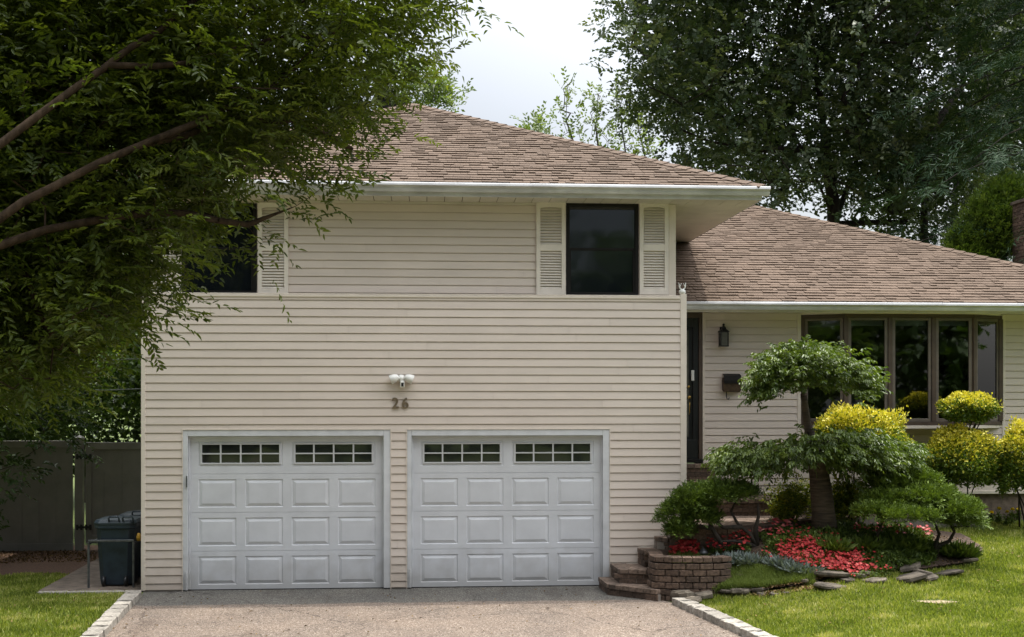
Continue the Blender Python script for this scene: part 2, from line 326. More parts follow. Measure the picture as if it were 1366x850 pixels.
def skeleton(lines,att,step=.5,reach=6.,rtip=.004,rmax=.2,sag=.0,limb_r=0.,limb_len=8.):
    """grow branches from given limb lines to the attractor points; returns MB of branches and tip directions"""
    nodes=[];par=[]
    for ln in lines:
        st=None
        pts=[np.array(list(p),float) for p in ln]
        if nodes:
            A=np.array(nodes); i=int(np.argmin(((A-pts[0])**2).sum(1))); last=i
            if np.linalg.norm(A[i]-pts[0])>.02: nodes.append(pts[0]); par.append(i); last=len(nodes)-1
        else: nodes.append(pts[0]); par.append(-1); last=0
        for a,b in zip(pts,pts[1:]):
            k=max(1,int(np.linalg.norm(b-a)/step))
            for j in range(1,k+1):
                nodes.append(a+(b-a)*j/k+rng.normal(size=3)*step*.06*(j<k)); par.append(last); last=len(nodes)-1
    nl_=len(nodes); root=nodes[0]; order=np.argsort(((att-np.array(nodes[min(len(nodes)-1,4)]))**2).sum(1)); tips=[]
    for q in order:
        p=att[q]; A=np.array(nodes); d=np.linalg.norm(A-p,axis=1); i=int(np.argmin(d)); D=d[i]
        if D<.05: tips.append((p,p-A[i]+1e-3)); continue
        k=max(1,int(D/step)); last=i; a=A[i]
        for j in range(1,k+1):
            f=j/k; x=a+(p-a)*f+rng.normal(size=3)*step*.10*(j<k); x[2]+=sag*D*f*(1-f); nodes.append(x); par.append(last); last=len(nodes)-1
        tips.append((p,nodes[last]-nodes[par[last]]))
    n=len(nodes); w=np.zeros(n); ch=[[] for _ in range(n)]
    for i in range(n-1,-1,-1):
        if not ch[i]: w[i]=1
        if par[i]>=0: ch[par[i]].append(i); w[par[i]]+=w[i]
    r=rtip*w**.47; r=np.minimum(r,rmax)
    for i in range(nl_):
        r[i]=max(r[i],limb_r*(1-.75*np.clip(np.linalg.norm(nodes[i]-nodes[0])/limb_len,0,1)))
    mb=MB(); seen=np.zeros(n,bool)
    for i in range(n):
        if seen[i] and i: continue
        if i and par[i]>=0 and not seen[i]:
            chain=[par[i],i]
        elif i==0: chain=[0]
        else: continue
        seen[i]=True; j=chain[-1]
        while ch[j]:
            nx=max(ch[j],key=lambda q:w[q])
            if seen[nx]: break
            chain.append(nx); seen[nx]=True; j=nx
        if len(chain)>1:
            rr=[r[q] for q in chain]; rr[0]=min(rr[0],rr[1]*1.15)
            mb.tube([nodes[q] for q in chain],rr,9 if rr[0]>.08 else (6 if rr[0]>.02 else 4),caps=False)
    tp=np.array([t[0] for t in tips]); td=unit(np.array([t[1] for t in tips])); return mb,tp,td
# ================= terrain =================
def xc(y): return 3.16+(15.4-np.asarray(y,float))*.17
def hl(x,y):
    x=np.asarray(x,float); y=np.asarray(y,float); d=x-xc(np.minimum(y,15.4))
    return sstep(0,2.6,d)*(.12+.55*sstep(12.5,18.3,y))+.0
BED=[(3.0,15.66),(3.35,15.5),(3.75,15.42),(4.15,15.14),(4.75,14.98),(5.2,15.05),(5.65,15.25),(6.4,15.2),(7.3,15.55),(7.75,16.2),(7.85,17.1),(7.2,17.6),(6.2,17.75),(5.2,17.5),(4.75,16.6),(4.2,16.25),(3.3,16.3),(3.0,16.3)]
EDGE=BED[2:11]
def dedge(x,y):
    d=np.full(np.shape(x),9.)
    for (x0,y0),(x1,y1) in zip(EDGE,EDGE[1:]):
        L2=(x1-x0)**2+(y1-y0)**2; t=np.clip(((x-x0)*(x1-x0)+(y-y0)*(y1-y0))/L2,0,1)
        d=np.minimum(d,np.hypot(x-x0-t*(x1-x0),y-y0-t*(y1-y0)))
    return d
def hb(x,y):
    x=np.asarray(x,float); y=np.asarray(y,float); tg=.56+.16*sstep(3.2,5.2,x)-.10*sstep(6.2,7.8,x)
    f=sstep(-.1,1.05,dedge(x,y)); lo=hl(x,y)+.04
    return lo+(np.maximum(tg,lo)-lo)*f
def hg(x,y):
    if inpoly(np.array([x]),np.array([y]),BED)[0]: return float(hb(x,y))
    return float(hl(x,y))
# ---- ground sheet ----
gx=np.unique(np.concatenate([np.linspace(-260,-12,16),np.linspace(-12,14,105),np.linspace(14,260,16)]))
gy=np.unique(np.concatenate([np.linspace(-120,4,10),np.linspace(4,24,81),np.linspace(24,300,16)]))
def sheet(name,mat,gx,gy,hf,keep=None,dz=0,**kw):
    XX,YY=np.meshgrid(gx,gy,indexing='ij'); ZZ=hf(XX,YY)+dz; V=np.stack([XX,YY,ZZ],-1).reshape(-1,3); ny=len(gy)
    i,j=np.meshgrid(np.arange(len(gx)-1),np.arange(len(gy)-1),indexing='ij'); a=(i*ny+j).ravel()
    Fc=np.stack([a,a+ny,a+ny+1,a+1],1)
    if keep is not None:
        cx=V[Fc].mean(1); Fc=Fc[keep(cx[:,0],cx[:,1])]
    return finish(name,V,Fc,None,mat,None,kw.get('origin'),True,0)
g=sheet('ground',M['turf'],gx,gy,lambda x,y:hl(x,y)-.0); tag(g,kind='structure')
def flat(name,mat,poly,z,thick=.3):
    mb=MB(); mb.prism(poly,z-thick,z); return tag(mb.build(name,mat),kind='structure')
# driveway
xl=lambda y:-3.78+(16.2-y)*.085
dr=[(-3.85,16.76),(-3.78,16.2),(xl(13),13),(-3.2,9),(-3.1,2),(-5,-4),(6.6,-4),(5.6,6),(4.35,9),(float(xc(12.0)),12),(float(xc(13.5)),13.5),(3.16,15.4),(3.0,15.62),(3.3,16.76)]
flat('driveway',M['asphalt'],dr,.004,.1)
flat('road',M['asphalt'],[(-200,-11),(200,-11),(200,-4.05),(-200,-4.05)],.006,.1)
# flower bed sheet
bx=np.linspace(2.9,8.0,120); by=np.linspace(14.8,17.9,80)
tag(sheet('flower_bed_soil',M['soil'],bx,by,hb,lambda x,y:inpoly(x,y,BED),.012),kind='structure')
flat('side_path',M['conc'],[(-5.25,16.62),(-3.87,16.62),(-3.87,21.0),(-5.35,21.0)],.03,.1)
flat('mulch_strip',M['mulch'],[(-12,18.6),(-5.25,18.2),(-5.28,21.0),(-3.9,21.1),(-3.9,21.8),(-12,21.8)],.02,.06)
# ================= HOUSE =================
YG=16.69; YU=16.99; YW=18.78
house=empty('house',(0,16.69,0),'cream sided split level house with two white garage doors and brown hip roofs','house')
gx0,gx1=-3.86,3.65; ztop=4.085
fx=lambda u:X_(u,YG); fz=lambda v,u=550:Z_(u,v,YG)
dl=(fx(243),fx(522),-.1,fz(573.5,380)); drr=(fx(542),fx(814),-.1,fz(573,680))
steph=[(fx(817),4,-.1,fz(752,830)),(fx(853),4,-.1,fz(730,870)),(fx(887),4,-.1,fz(700,890))]
zr=fz(521.6,550)%.1143
siding('garage_wall',gx0+.04,gx1-.07,.03,ztop-.04,YG,[dl,drr]+steph,house,zref=zr-.1143*2)
wall=MB(); ZC=ztop-.01
wall.plate(gx0,gx1,0,ZC,[dl,drr]+steph[-1:],lambda z:YG+.012)
wall.quad((gx0,YG+.012,0),(gx0,26,0),(gx0,26,ZC),(gx0,YG+.012,ZC)); wall.quad((gx1,YG+.012,0),(gx1,YW,0),(gx1,YW,ZC),(gx1,YG+.012,ZC))
wall.build('sheathing',M['siding'],house)
# side lap siding
def side_siding(name,X,sgn,y0,y1,z0,z1,parent,zref=0):
    mb=MB(); z=zref
    while z<z1:
        if z+.1143>z0:
            a=max(z,z0); b=min(z+.1143,z1)
            mb.quad((X+sgn*.017,y0,a),(X+sgn*.017,y1,a),(X+sgn*.004,y1,b),(X+sgn*.004,y0,b),R()); mb.quad((X,y0,a),(X,y1,a),(X+sgn*.017,y1,a),(X+sgn*.017,y0,a),.4)
        z+=.1143
    return mb.build(name,M['siding'],parent)
side_siding('side_wall',gx0,-1,YG+.03,26,.05,ZC-.01,house); side_siding('side_wall',gx1,1,YG+.03,YW,.7,ZC-.01,house)
# trims
def trim(name,x0,x1,y0,y1,z0,z1,mat='trim',parent=house,bevel=.003):
    return MB().box(x0,x1,y0,y1,z0,z1).build(name,M[mat],parent,bevel=bevel)
trim('corner_board',gx0-.012,gx0+.045,YG-.024,YG+.03,.02,ztop-.03); trim('corner_board',gx1-.075,gx1+.012,YG-.024,YG+.03,fz(668,905),ztop+.03)
lb=MB(); lb.box(gx0-.02,gx1-.078,YG-.03,YU+.02,ztop-.045,ztop-.012); lb.box(gx0-.02,gx1-.08,YG-.02,YU-.03,ztop-.0095,ztop+.006); lb.build('ledge',M['trim'],house,bevel=.003)
# stepped J-trim over the stairs
jt=MB()
j=[(fx(817),.0),(fx(817),fz(752,830)),(fx(853),fz(752,830)),(fx(853),fz(730,870)),(fx(887),fz(730,870)),(fx(887),fz(668,890))]
for (a,b),(c,d) in zip(j,j[1:]):
    jt.box(min(a,c)-.018,max(a,c)+.018,YG-.026,YG-.0,min(b,d)-.004,max(b,d)+(.014 if b==d else -.005))
jt.build('base_trim',M['trim'],house)
MB().box(fx(854),gx1-.01,YG+.0,YG+.011,.0,fz(660,890)).build('step_wall',M['brick'],house)
# garage doors
def garage_door(h,uL,uR,wins,label):
    x0,x1,z1=h[0],h[1],h[3]; yd=YG+.07; dx0,dx1=X_(uL,yd),X_(uR,yd)
    cs=MB(); zt=z1
    cs.box(x0+.0,x0+.012,YG-.024,YG+.0,.0,zt+.012); cs.box(x1-.012,x1,YG-.024,YG,.0,zt+.012); cs.box(x0+.013,x1-.013,YG-.024,YG,zt-.0,zt+.012)
    cs.build('opening_trim',M['trim'],house)
    c2=MB(); c2.box(x0+.013,dx0-.0,YG-.016,yd+.05,0.02,zt-.002); c2.box(dx1,x1-.013,YG-.016,yd+.05,0.02,zt-.002); c2.box(dx0+.001,dx1-.001,YG-.016,yd+.05,zt-.085,zt-.002)
    c2.box(dx0+.001,dx0+.022,yd-.03,yd-.003,.02,zt-.09); c2.box(dx1-.022,dx1-.001,yd-.03,yd-.003,.02,zt-.09); c2.box(dx0+.023,dx1-.023,yd-.03,yd-.003,zt-.11,zt-.09)
    c2.box(dx0-.03,dx0-.005,YG-.03,YG-.017,.02,.28)
    c2.build('door_casing',M['casing'],house,bevel=.003)
    zt2=zt-.087; hsec=zt2/4.; W=dx1-dx0; pan=MB(); hl_=[]; wn=[]
    for s in range(4):
        za=.012+s*hsec; zb=(s+1)*hsec+.0115
        holes=[]
        if s<3:
            for k in range(4):
                a=dx0+W*(.048+.2385*k); holes.append((a,a+W*.193,za+hsec*.13,zb-hsec*.14))
        else:
            for k in range(2):
                a=dx0+W*(.048+.477*k); holes.append((a,a+W*.431,za+hsec*.19,zb-hsec*.15))
        pan.plate(dx0,dx1,za,zb-.003,holes,lambda z:yd)
        pan.quad((dx0,yd,zb-.003),(dx1,yd,zb-.003),(dx1,yd+.012,zb-.003),(dx0,yd+.012,zb-.003)); pan.quad((dx0,yd,za),(dx1,yd,za),(dx1,yd+.012,za),(dx0,yd+.012,za))
        for hh in holes:
            a,b,c,d=hh; rings=[(0,0)]+([(.007,.009),(.016,.009),(.055,-.003),(.056,-.003)] if s<3 else [(.006,.008),(.022,.008),(.028,.001),(.03,.03)])
            for (i0,e0),(i1,e1) in zip(rings,rings[1:]):
                o=[(a+i0,c+i0),(b-i0,c+i0),(b-i0,d-i0),(a+i0,d-i0)]; q=[(a+i1,c+i1),(b-i1,c+i1),(b-i1,d-i1),(a+i1,d-i1)]
                for k in range(4):
                    k2=(k+1)%4; pan.quad((o[k][0],yd+e0,o[k][1]),(o[k2][0],yd+e0,o[k2][1]),(q[k2][0],yd+e1,q[k2][1]),(q[k][0],yd+e1,q[k][1]))
            if s<3: i=.056; pan.quad((a+i,yd-.003,c+i),(b-i,yd-.003,c+i),(b-i,yd-.003,d-i),(a+i,yd-.003,d-i))
            else: wn.append((a+.03,b-.03,c+.03,d-.03))
    pan.box(dx0,dx1,yd+.02,yd+.04,.012,zt2)
    gd=pan.build('garage_door',M['door'],house); gd['label']=label
    for a,b,c,d in wn:
        w=MB(); bw=.02; w.box(a-.004,b+.004,yd-.010,yd+.012,d-bw,d); w.box(a-.004,b+.004,yd-.010,yd+.012,c,c+bw)
        w.box(a-.004,a+bw,yd-.0095,yd+.012,c+bw,d-bw); w.box(b-bw,b+.004,yd-.0095,yd+.012,c+bw,d-bw)
        for k in (1,2,3): x=a+(b-a)*k/4; w.box(x-.011,x+.011,yd-.008,yd+.010,c+bw,d-bw)
        w.box(a+bw,b-bw,yd-.0075,yd+.010,(c+d)/2-.009,(c+d)/2+.009)
        w.build('window_frame',M['doorframe'],gd,bevel=.002)
        MB().box(a,b,yd+.013,yd+.016,c,d).build('window_pane',M['gglass'],gd)
    MB().box(dx0,dx1,yd-.005,yd+.03,.0045,.016).build('bottom_seal',M['black'],gd)
    return gd,dx0,dx1,yd
g1,a1,b1,yd=garage_door(dl,252,512,0,'left garage door'); g2,_,_,_=garage_door(drr,549,803,0,'right garage door')
MB().box(a1-.018,a1-.004,YG-.034,YG-.012,Z_(249,650,YG),Z_(249,635,YG)).build('latch',M['metal'],g1)
# upper storey
ux0,ux1=-3.80,3.56; zs=5.42
UX=lambda u:X_(u,YU); UZ=lambda v,u=600:Z_(u,v,YU)
wr=(UX(755),UX(851.5),UZ(394,800),UZ(271,800)); wl=(UX(243),UX(343),UZ(392,290),UZ(271,290))
siding('upper_wall',ux0,ux1-.09,ztop,zs,YU,[wr,wl],house,zref=ztop+.045-.1143*1)
w2=MB(); w2.plate(ux0,ux1,ztop,zs,[wr,wl],lambda z:YU+.012); w2.quad((ux0,YU+.012,ztop-.2),(ux0,26,ztop-.2),(ux0,26,zs),(ux0,YU+.012,zs)); w2.quad((ux1,YU+.012,3.9),(ux1,26,3.9),(ux1,26,zs),(ux1,YU+.012,zs)); w2.quad((ux0,26,0),(ux1,26,0),(ux1,26,zs),(ux0,26,zs)); w2.build('sheathing',M['siding'],house)
trim('corner_board',ux1-.09,ux1+.012,YU-.024,YU+.03,ztop+.01,zs-.002); trim('frieze_board',UX(386),UX(714),YU-.022,YU-.0,zs-.035,zs-.002,'soffit')
def dwindow(h):
    x0,x1,z0,z1=h; f=MB(); b=.05
    f.box(x0,x1,YU-.03,YU+.06,z1-b,z1-.001); f.box(x0,x1,YU-.03,YU+.06,z0,z0+b*.8); f.box(x0,x0+b,YU-.0295,YU+.06,z0+b*.8,z1-b); f.box(x1-b,x1,YU-.0295,YU+.06,z0+b*.8,z1-b)
    zm=(z0+z1)/2; f.box(x0+b,x1-b,YU-.002,YU+.05,zm-.02,zm+.018)
    f.box(x1-b-.03,x1-b,YU-.012,YU+.05,z0+b*.8,zm-.02); f.box(x0+b,x0+b+.02,YU-.012,YU+.05,z0+b*.8,zm-.02)
    w=f.build('window',M['bronze'],house,bevel=.004); MB().box(x0+.02,x1-.02,YU+.012,YU+.018,z0+.02,z1-.02).build('window_pane',M['glass'],w)
    return w
dwindow(wr); dwindow(wl)
def shutter(u0,u1,uc):
    x0,x1=UX(u0),UX(u1); z0=Z_(uc,393.5,YU); z1=Z_(uc,270,YU)-.01; y0,y1=YU-.055,YU-.02; f=MB(); b=.058
    H=z1-z0; zm0=z0+H*.475; zm1=z0+H*.545; zb=z0+.085; zt=z1-.065
    f.box(x0,x0+b,y0,y1,z0,z1); f.box(x1-b,x1,y0,y1,z0,z1); f.box(x0+b,x1-b,y0+.001,y1,z0,zb); f.box(x0+b,x1-b,y0+.001,y1,zm0,zm1); f.box(x0+b,x1-b,y0+.001,y1,zt,z1)
    n=8; xs=np.linspace(x0+b,x1-b,n+1)   # arched top rail
    for i in range(n):
        m=lambda x:zt-.022+.022*(1-((x-(x0+x1)/2)/((x1-x0)/2-b))**2)
        f.add([(xs[i],y0+.001,m(xs[i])),(xs[i+1],y0+.001,m(xs[i+1])),(xs[i+1],y0+.001,zt),(xs[i],y0+.001,zt)],[(0,1,2,3)])
    for q in (zb-.03,z1-.1):
        for xx in (x0+.02,x1-.02): f.lathe((xx,y0,q),[(.006,-.001),(.006,.003),(.002,.004)],8,'y')
    s=f.build('shutter',M['shut'],house,bevel=.004); l=MB()
    for a,b_ in ((zb,zm0),(zm1,zt)):
        n=int((b_-a)/.038)
        for i in range(n):
            z=a+(b_-a)*(i+.5)/n; l.add([(x0+b,y0+.008,z-.015),(x1-b,y0+.008,z-.015),(x1-b,y1-.004,z+.012),(x0+b,y1-.004,z+.012),(x0+b,y0+.012,z-.018),(x1-b,y0+.012,z-.018),(x1-b,y1,z+.008),(x0+b,y1,z+.008)],[(0,1,2,3),(4,5,6,7),(0,1,5,4),(2,3,7,6)])
    l.build('louvres',M['shut'],s)
for a,b in ((201,242),(344.5,385),(715,754),(852.5,891)): shutter(a,b,(a+b)/2)
# soffit, fascia, gutter
ex0,ex1=-5.15,4.69; ey=16.48; ridge_y=26.5
so=MB()
nb=40
for i in range(nb):
    a=ex0+(ex1-ex0)*i/nb; b=ex0+(ex1-ex0)*(i+1)/nb; so.box(a+.004,b-.004,ey+.02,YU+.0,zs,zs+.006)
for x0,x1 in ((ux1+.002,ex1-.02),(ex0+.02,ux0-.002)):
    y=YU+.003
    while y<26.4: so.box(x0,x1,y,y+.9-.003,zs+.0,zs+.006); y+=.9
so.build('soffit',M['soffit'],house)
so=MB().box(ex0,ex1,ey,ey+.02,zs-.005,zs+.13); so.box(ex1-.02,ex1,ey+.02,26.6,zs-.005,zs+.10); so.box(ex0,ex0+.02,ey+.02,26.6,zs-.005,zs+.10); so.build('fascia',M['gutter'],house,bevel=.003)
def gutter(name,x0,x1,yf,zt,parent):
    # K-style section extruded along X ; yf = fascia face
    pr=[(0,-.115),(-.06,-.115),(-.075,-.085),(-.078,-.06),(-.105,-.045),(-.122,-.036),(-.116,-.01),(-.106,.006),(-.09,.006),(-.088,-.004),(-.084,-.03),(-.07,-.055),(-.066,-.085),(-.055,-.107),(0,-.107)]
    n=len(pr); mb=MB(); segs=max(1,int((x1-x0)/3)); xs=np.linspace(x0,x1,segs+1)
    for s,(a,b) in enumerate(zip(xs,xs[1:])):
        b-=.002 if s<segs-1 else 0; e=.0015*(s%2)
        mb.add([(a,yf+p-e,zt+q-e) for p,q in pr]+[(b,yf+p-e,zt+q-e) for p,q in pr],[(i,i+n,(i+1)%n+n,(i+1)%n) for i in range(n)])
    for x in (x0-.001,x1+.001): mb.add([(x,yf+p,zt+q) for p,q in pr[:9]]+[(x,yf,zt)],[tuple(range(10))])
    # brackets
    x=x0+.4
    while x<x1: mb.box(x-.01,x+.01,yf-.11,yf,zt-.004,zt+.002); x+=.8
    return mb.build(name,M['gutter'],parent,bevel=0)
zg=5.585
gutter('gutter',ex0-.02,ex1+.09,ey-.001,zg,house)
# --- shingles ---
def roof_plane(mb,origin,ex,es,en,lim,slope_len,e=.138,tw=.18,under=None):
    """origin eave point; ex along eave, es up slope, en normal; lim(s)->(x0,x1) along eave"""
    O=np.array(origin); ex=np.array(ex);es=np.array(es);en=np.array(en); k=0; s=0
    while s<slope_len:
        s1=min(s+e+.02,slope_len); lo,hi=lim(s+e*.5); x=lo-(R()*tw)
        while x<hi:
            w=tw*U(.45,1.35); a=max(x,lo); b=min(x+w-.004,hi)
            if b-a>.01:
                th=.011+.009*(R()>.5)+U(0,.004); ds=U(-.004,.004)
                p=lambda q,ss,h:tuple(O+ex*q+es*ss+en*h)
                la,ha=lim(s); lb_,hb_=lim(s1)
                a2,b2=max(a,lb_),min(b,hb_)
                if b2<a2: a2=b2=(a+b)/2
                mb.add([p(a,s+ds,.001),p(b,s+ds,.001),p(b,s+ds,th),p(a,s+ds,th),p(a2,s1,.002),p(b2,s1,.002)],[(0,1,2,3),(3,2,5,4),(0,3,4),(1,5,2)],min(1,max(0,random.gauss(.5,.26))))
            x+=w
        s+=e
cx=(ex0+ex1)/2; run=(ex1-ex0)/2; rise=7.86-5.60; ez=5.60; ey2=ey-.03
def plane_vecs(run,rise): L=math.hypot(run,rise); return L,run/L,rise/L
L_,cr,sr=plane_vecs(run,rise)
rf=MB()
E0,E1=ex0-.03,ex1+.03; run=(E1-E0)/2; L_,cr,sr=plane_vecs(run,rise)
roof_plane(rf,(0,ey2,ez),(1,0,0),(0,cr,sr),(0,-sr,cr),lambda s:(E0+s*cr,E1-s*cr),L_)
YB=27.; apex=((E0+E1)/2,ey2+run,ez+rise)
# side planes
def side_lim(s): return (s*cr,YB-ey2)
roof_plane(rf,(E1,ey2,ez),(0,1,0),(-cr,0,sr),(sr,0,cr),side_lim,L_,tw=.5)
roof_plane(rf,(E0,ey2,ez),(0,1,0),(cr,0,sr),(-sr,0,cr),side_lim,L_,tw=.5)
deck=MB(); A=(E0,ey2,ez-.004);B=(E1,ey2,ez-.004);Cc=(apex[0],apex[1],apex[2]-.004);D=(E1,YB,ez-.004);Ee=(E0,YB,ez-.004);Ff=(apex[0],YB,apex[2]-.004)
deck.add([A,B,Cc,D,Ee,Ff],[(0,1,2),(1,3,5,2),(0,2,5,4),(3,4,5)]); deck.box(E0+.01,E1-.01,ey2+.0,ey2+.02,ez-.07,ez-.006)
deck.box(E1-.02,E1-.001,ey2+.02,YB,ez-.10,ez-.006); deck.box(E0+.001,E0+.02,ey2+.02,YB,ez-.10,ez-.006)
def caps(mb,p,q,nl,nr,w=.155,e=.21):
    p=Vector(p);q=Vector(q); d=(q-p); L=d.length; d.normalize(); n=int(L/e)
    nl=Vector(nl);nr=Vector(nr); sl=(d.cross(nl)).normalized(); sr_=(nr.cross(d)).normalized(); up=(nl+nr).normalized()
    for i in range(n):
        a=p+d*(i*e); b=p+d*((i+1)*e+.03); t=.026; lo=.010
        va=[a+sl*w+nl*t, a+up*(t+.006), a+sr_*w+nr*t, a+sl*w+nl*0, a+up*0, a+sr_*w+nr*0]; vb=[b+sl*w+nl*lo, b+up*(lo+.004), b+sr_*w+nr*lo]
        mb.add(va+vb,[(0,1,7,6),(1,2,8,7),(3,4,1,0),(4,5,2,1),(0,6,3),(2,5,8)],min(1,max(0,random.gauss(.55,.3))))
nF=(0,-sr,cr); nR=(sr,0,cr); nL=(-sr,0,cr)
caps(rf,(E1,ey2,ez),apex,nR,nF); caps(rf,(E0,ey2,ez),apex,nF,nL); caps(rf,(apex[0],YB,apex[2]),apex,nL,nR)
ro=rf.build('roof',M['shingle'],house); deck.build('roof_deck',M['shingle'],ro)
MB().box(apex[0]-.62,apex[0]-.10,apex[1]+.1,apex[1]+.5,apex[2]-.05,apex[2]+.13).box(apex[0]-.66,apex[0]-.06,apex[1]+.06,apex[1]+.54,apex[2]+.132,apex[2]+.16).build('roof_vent',M['bronze'],ro,bevel=.01)
# ---- right wing ----
wx1=11.5; wz=4.0; wb=1.14
WX=lambda u:X_(u,YW); WZ=lambda v,u=1000:Z_(u,v,YW)
bay=(WX(1068),WX(1336),WZ(567,1200),WZ(421,1200)); dh=(3.66,WX(936),.5,WZ(420,930)+.05)
siding('wing_wall',gx1+.01,wx1,wb,wz,YW,[bay,dh],house,zref=wb)
w3=MB(); w3.plate(gx1,wx1,wb,wz,[bay,dh],lambda z:YW+.012); w3.quad((wx1,YW,wb),(wx1,30,wb),(wx1,30,wz),(wx1,YW,wz)); w3.build('sheathing',M['siding'],house)
MB().box(4.3,wx1-.02,YW+.02,YW+.2,.2,wb+.02).build('foundation',M['found'],house)
trim('water_table',4.4,wx1,YW-.035,YW+.02,wb-.045,wb+.004); trim('vertical_trim',bay[0]-.06,bay[0]-.001,YW-.026,YW-.0,wb+.005,wz-.01); trim('vertical_trim',bay[1]+.001,bay[1]+.05,YW-.026,YW-.0,wb+.005,wz-.01)
trim('vertical_trim',dh[1]+.01,dh[1]+.05,YW-.03,YW+.0,1.6,wz-.01)
# entry door
dz0=WZ(612,925); ed=MB(); ed.box(dh[0],dh[1]-.05,YW+.03,YW+.075,dz0,dh[3]-.1)
ed.box(dh[0],dh[1]-.06,YW-.01,YW+.03,dz0,dz0+.3); ed.box(dh[1]-.14,dh[1]-.055,YW-.01,YW+.03,dz0+.3,dh[3]-.1); ed.box(dh[0],dh[1]-.14,YW-.01,YW+.03,dh[3]-.25,dh[3]-.1)
door=ed.build('entry_door',M['black'],house,bevel=.004)
MB().box(X_(915,YW)-.25,X_(918.5,YW),YW+.004,YW+.012,dz0+.35,dh[3]-.3).build('door_glass',M['lampglass'],door)
MB().box(X_(922,YW-.02),X_(926,YW-.02),YW-.035,YW-.011,WZ(508,924),WZ(494,924)).build('keypad',M['white'],door,bevel=.006)
k=MB(); k.lathe((X_(918.5,YW),YW-.012,WZ(530,924)),[(.008,0),(.012,.02),(.028,.035),(.03,.05),(.018,.062)],12,'y'); MB().lathe((X_(918.5,YW),YW-.011,WZ(516,924)),[(.022,0),(.022,.01),(.012,.014)],12,'y').build('deadbolt',M['brass'],door,smooth=True); MB().tube([(X_(919,YW),YW-.02,WZ(534,924)),(X_(919,YW),YW-.06,WZ(540,924)),(X_(919,YW),YW-.05,WZ(550,924)),(X_(919,YW),YW-.02,WZ(553,924))],.008,6).build('pull_handle',M['brass'],door,smooth=True)
k.build('door_knob',M['brass'],door,smooth=True)
fr=MB(); fr.box(dh[1]-.05,dh[1]+.008,YW-.03,YW+.09,dz0-.05,dh[3]); fr.box(dh[0],dh[1]-.05,YW-.029,YW+.09,dh[3]-.1,dh[3]); fr.build('door_frame',M['brown'],house,bevel=.004)
MB().box(gx1+.005,dh[1]+.0,YW-.12,YW+.09,dz0-.06,dz0-.003).build('threshold',M['bronze'],house,bevel=.005)
# bay window : 5 lights on a shallow bow
bw=empty  # (keep name free)
bz0,bz1=bay[2]+.0,bay[3]
pj=.34
pl=[(bay[0]+.03,YW-.0),(X_(1129,YW-pj),YW-pj*.92),(X_(1187,YW-pj),YW-pj),(X_(1245,YW-pj),YW-pj),(X_(1300,YW-pj),YW-pj*.92),(bay[1]-.03,YW-.0)]
bf=MB(); panes=MB(); vals=MB()
def seg_m(a,b):
    d=Vector((b[0]-a[0],b[1]-a[1],0)); L=d.length; ang=math.atan2(d.y,d.x); return Matrix.Translation((a[0],a[1],0))@Matrix.Rotation(ang,4,'Z'),L
zA,zB=bz0+.06,bz1-.055
light=MB()
for i,(a,b) in enumerate(zip(pl,pl[1:])):
    m,L=seg_m(a,b)
    bf.box(-.02,L+.02,-.02,.08,zB,bz1-.002,m=m); bf.box(-.02,L+.02,-.03,.08,bz0,zA,m=m)
    o=.001*i
    bf.box(-.035,.035,-.03-o,.06,zA,zB,m=m)
    # sash
    light.box(.036,.085,-.012,.03,zA+.002,zB-.002,m=m); light.box(L-.085,L-.036,-.012,.03,zA+.002,zB-.002,m=m); light.box(.085,L-.085,-.011,.03,zA+.002,zA+.05,m=m); light.box(.085,L-.085,-.011,.03,zB-.045,zB-.002,m=m)
    vals.box(.08,L-.08,.10,.13,zB-.125,zB,m=m)
bf.box(pl[-1][0]-.035,pl[-1][0]+.035,YW-.05,YW+.06,zA,zB)
bf.box(bay[0],bay[0]+.03,YW-.028,YW+.1,bz0,bz1); bf.box(bay[1]-.03,bay[1],YW-.028,YW+.1,bz0,bz1)
bayo=bf.build('bay_window',M['brown'],house,bevel=.004); light.build('sash',M['brownl'],bayo,bevel=.004); vals.build('blind',M['valance'],bayo)
for a,b in zip(pl,pl[1:]):
    m,L=seg_m(a,b); p=MB(); p.box(.08,L-.08,.006,.010,zA+.04,zB-.04,m=m); p.build('window_pane',M['clear'],bayo)
cap=MB(); pp=[(bay[0]+.005,YW)]+[(x,y-.04) for x,y in pl[1:-1]]+[(bay[1]-.005,YW)]
cap.prism(pp[::-1],bz0-.05,bz0-.002); cap.build('bay_sill',M['trim'],bayo,bevel=.004); MB().prism(pp[::-1],bz1+.002,bz1+.06).build('bay_head',M['trim'],bayo)
rm=MB(); x0,x1=bay[0]-1,bay[1]+1; rm.quad((x0,YW+3.2,1.2),(x1,YW+3.2,1.2),(x1,YW+3.2,4.2),(x0,YW+3.2,4.2)); rm.quad((x0,YW+.1,1.6),(x1,YW+.1,1.6),(x1,YW+3.2,1.6),(x0,YW+3.2,1.6)); rm.quad((x0,YW+.1,4),(x1,YW+.1,4),(x1,YW+3.2,4),(x0,YW+3.2,4))
rm.quad((x0,YW+.1,1.2),(x0,YW+3.2,1.2),(x0,YW+3.2,4.2),(x0,YW+.1,4.2)); rm.quad((x1,YW+.1,1.2),(x1,YW+3.2,1.2),(x1,YW+3.2,4.2),(x1,YW+.1,4.2)); rm.build('room',M['room'],house)
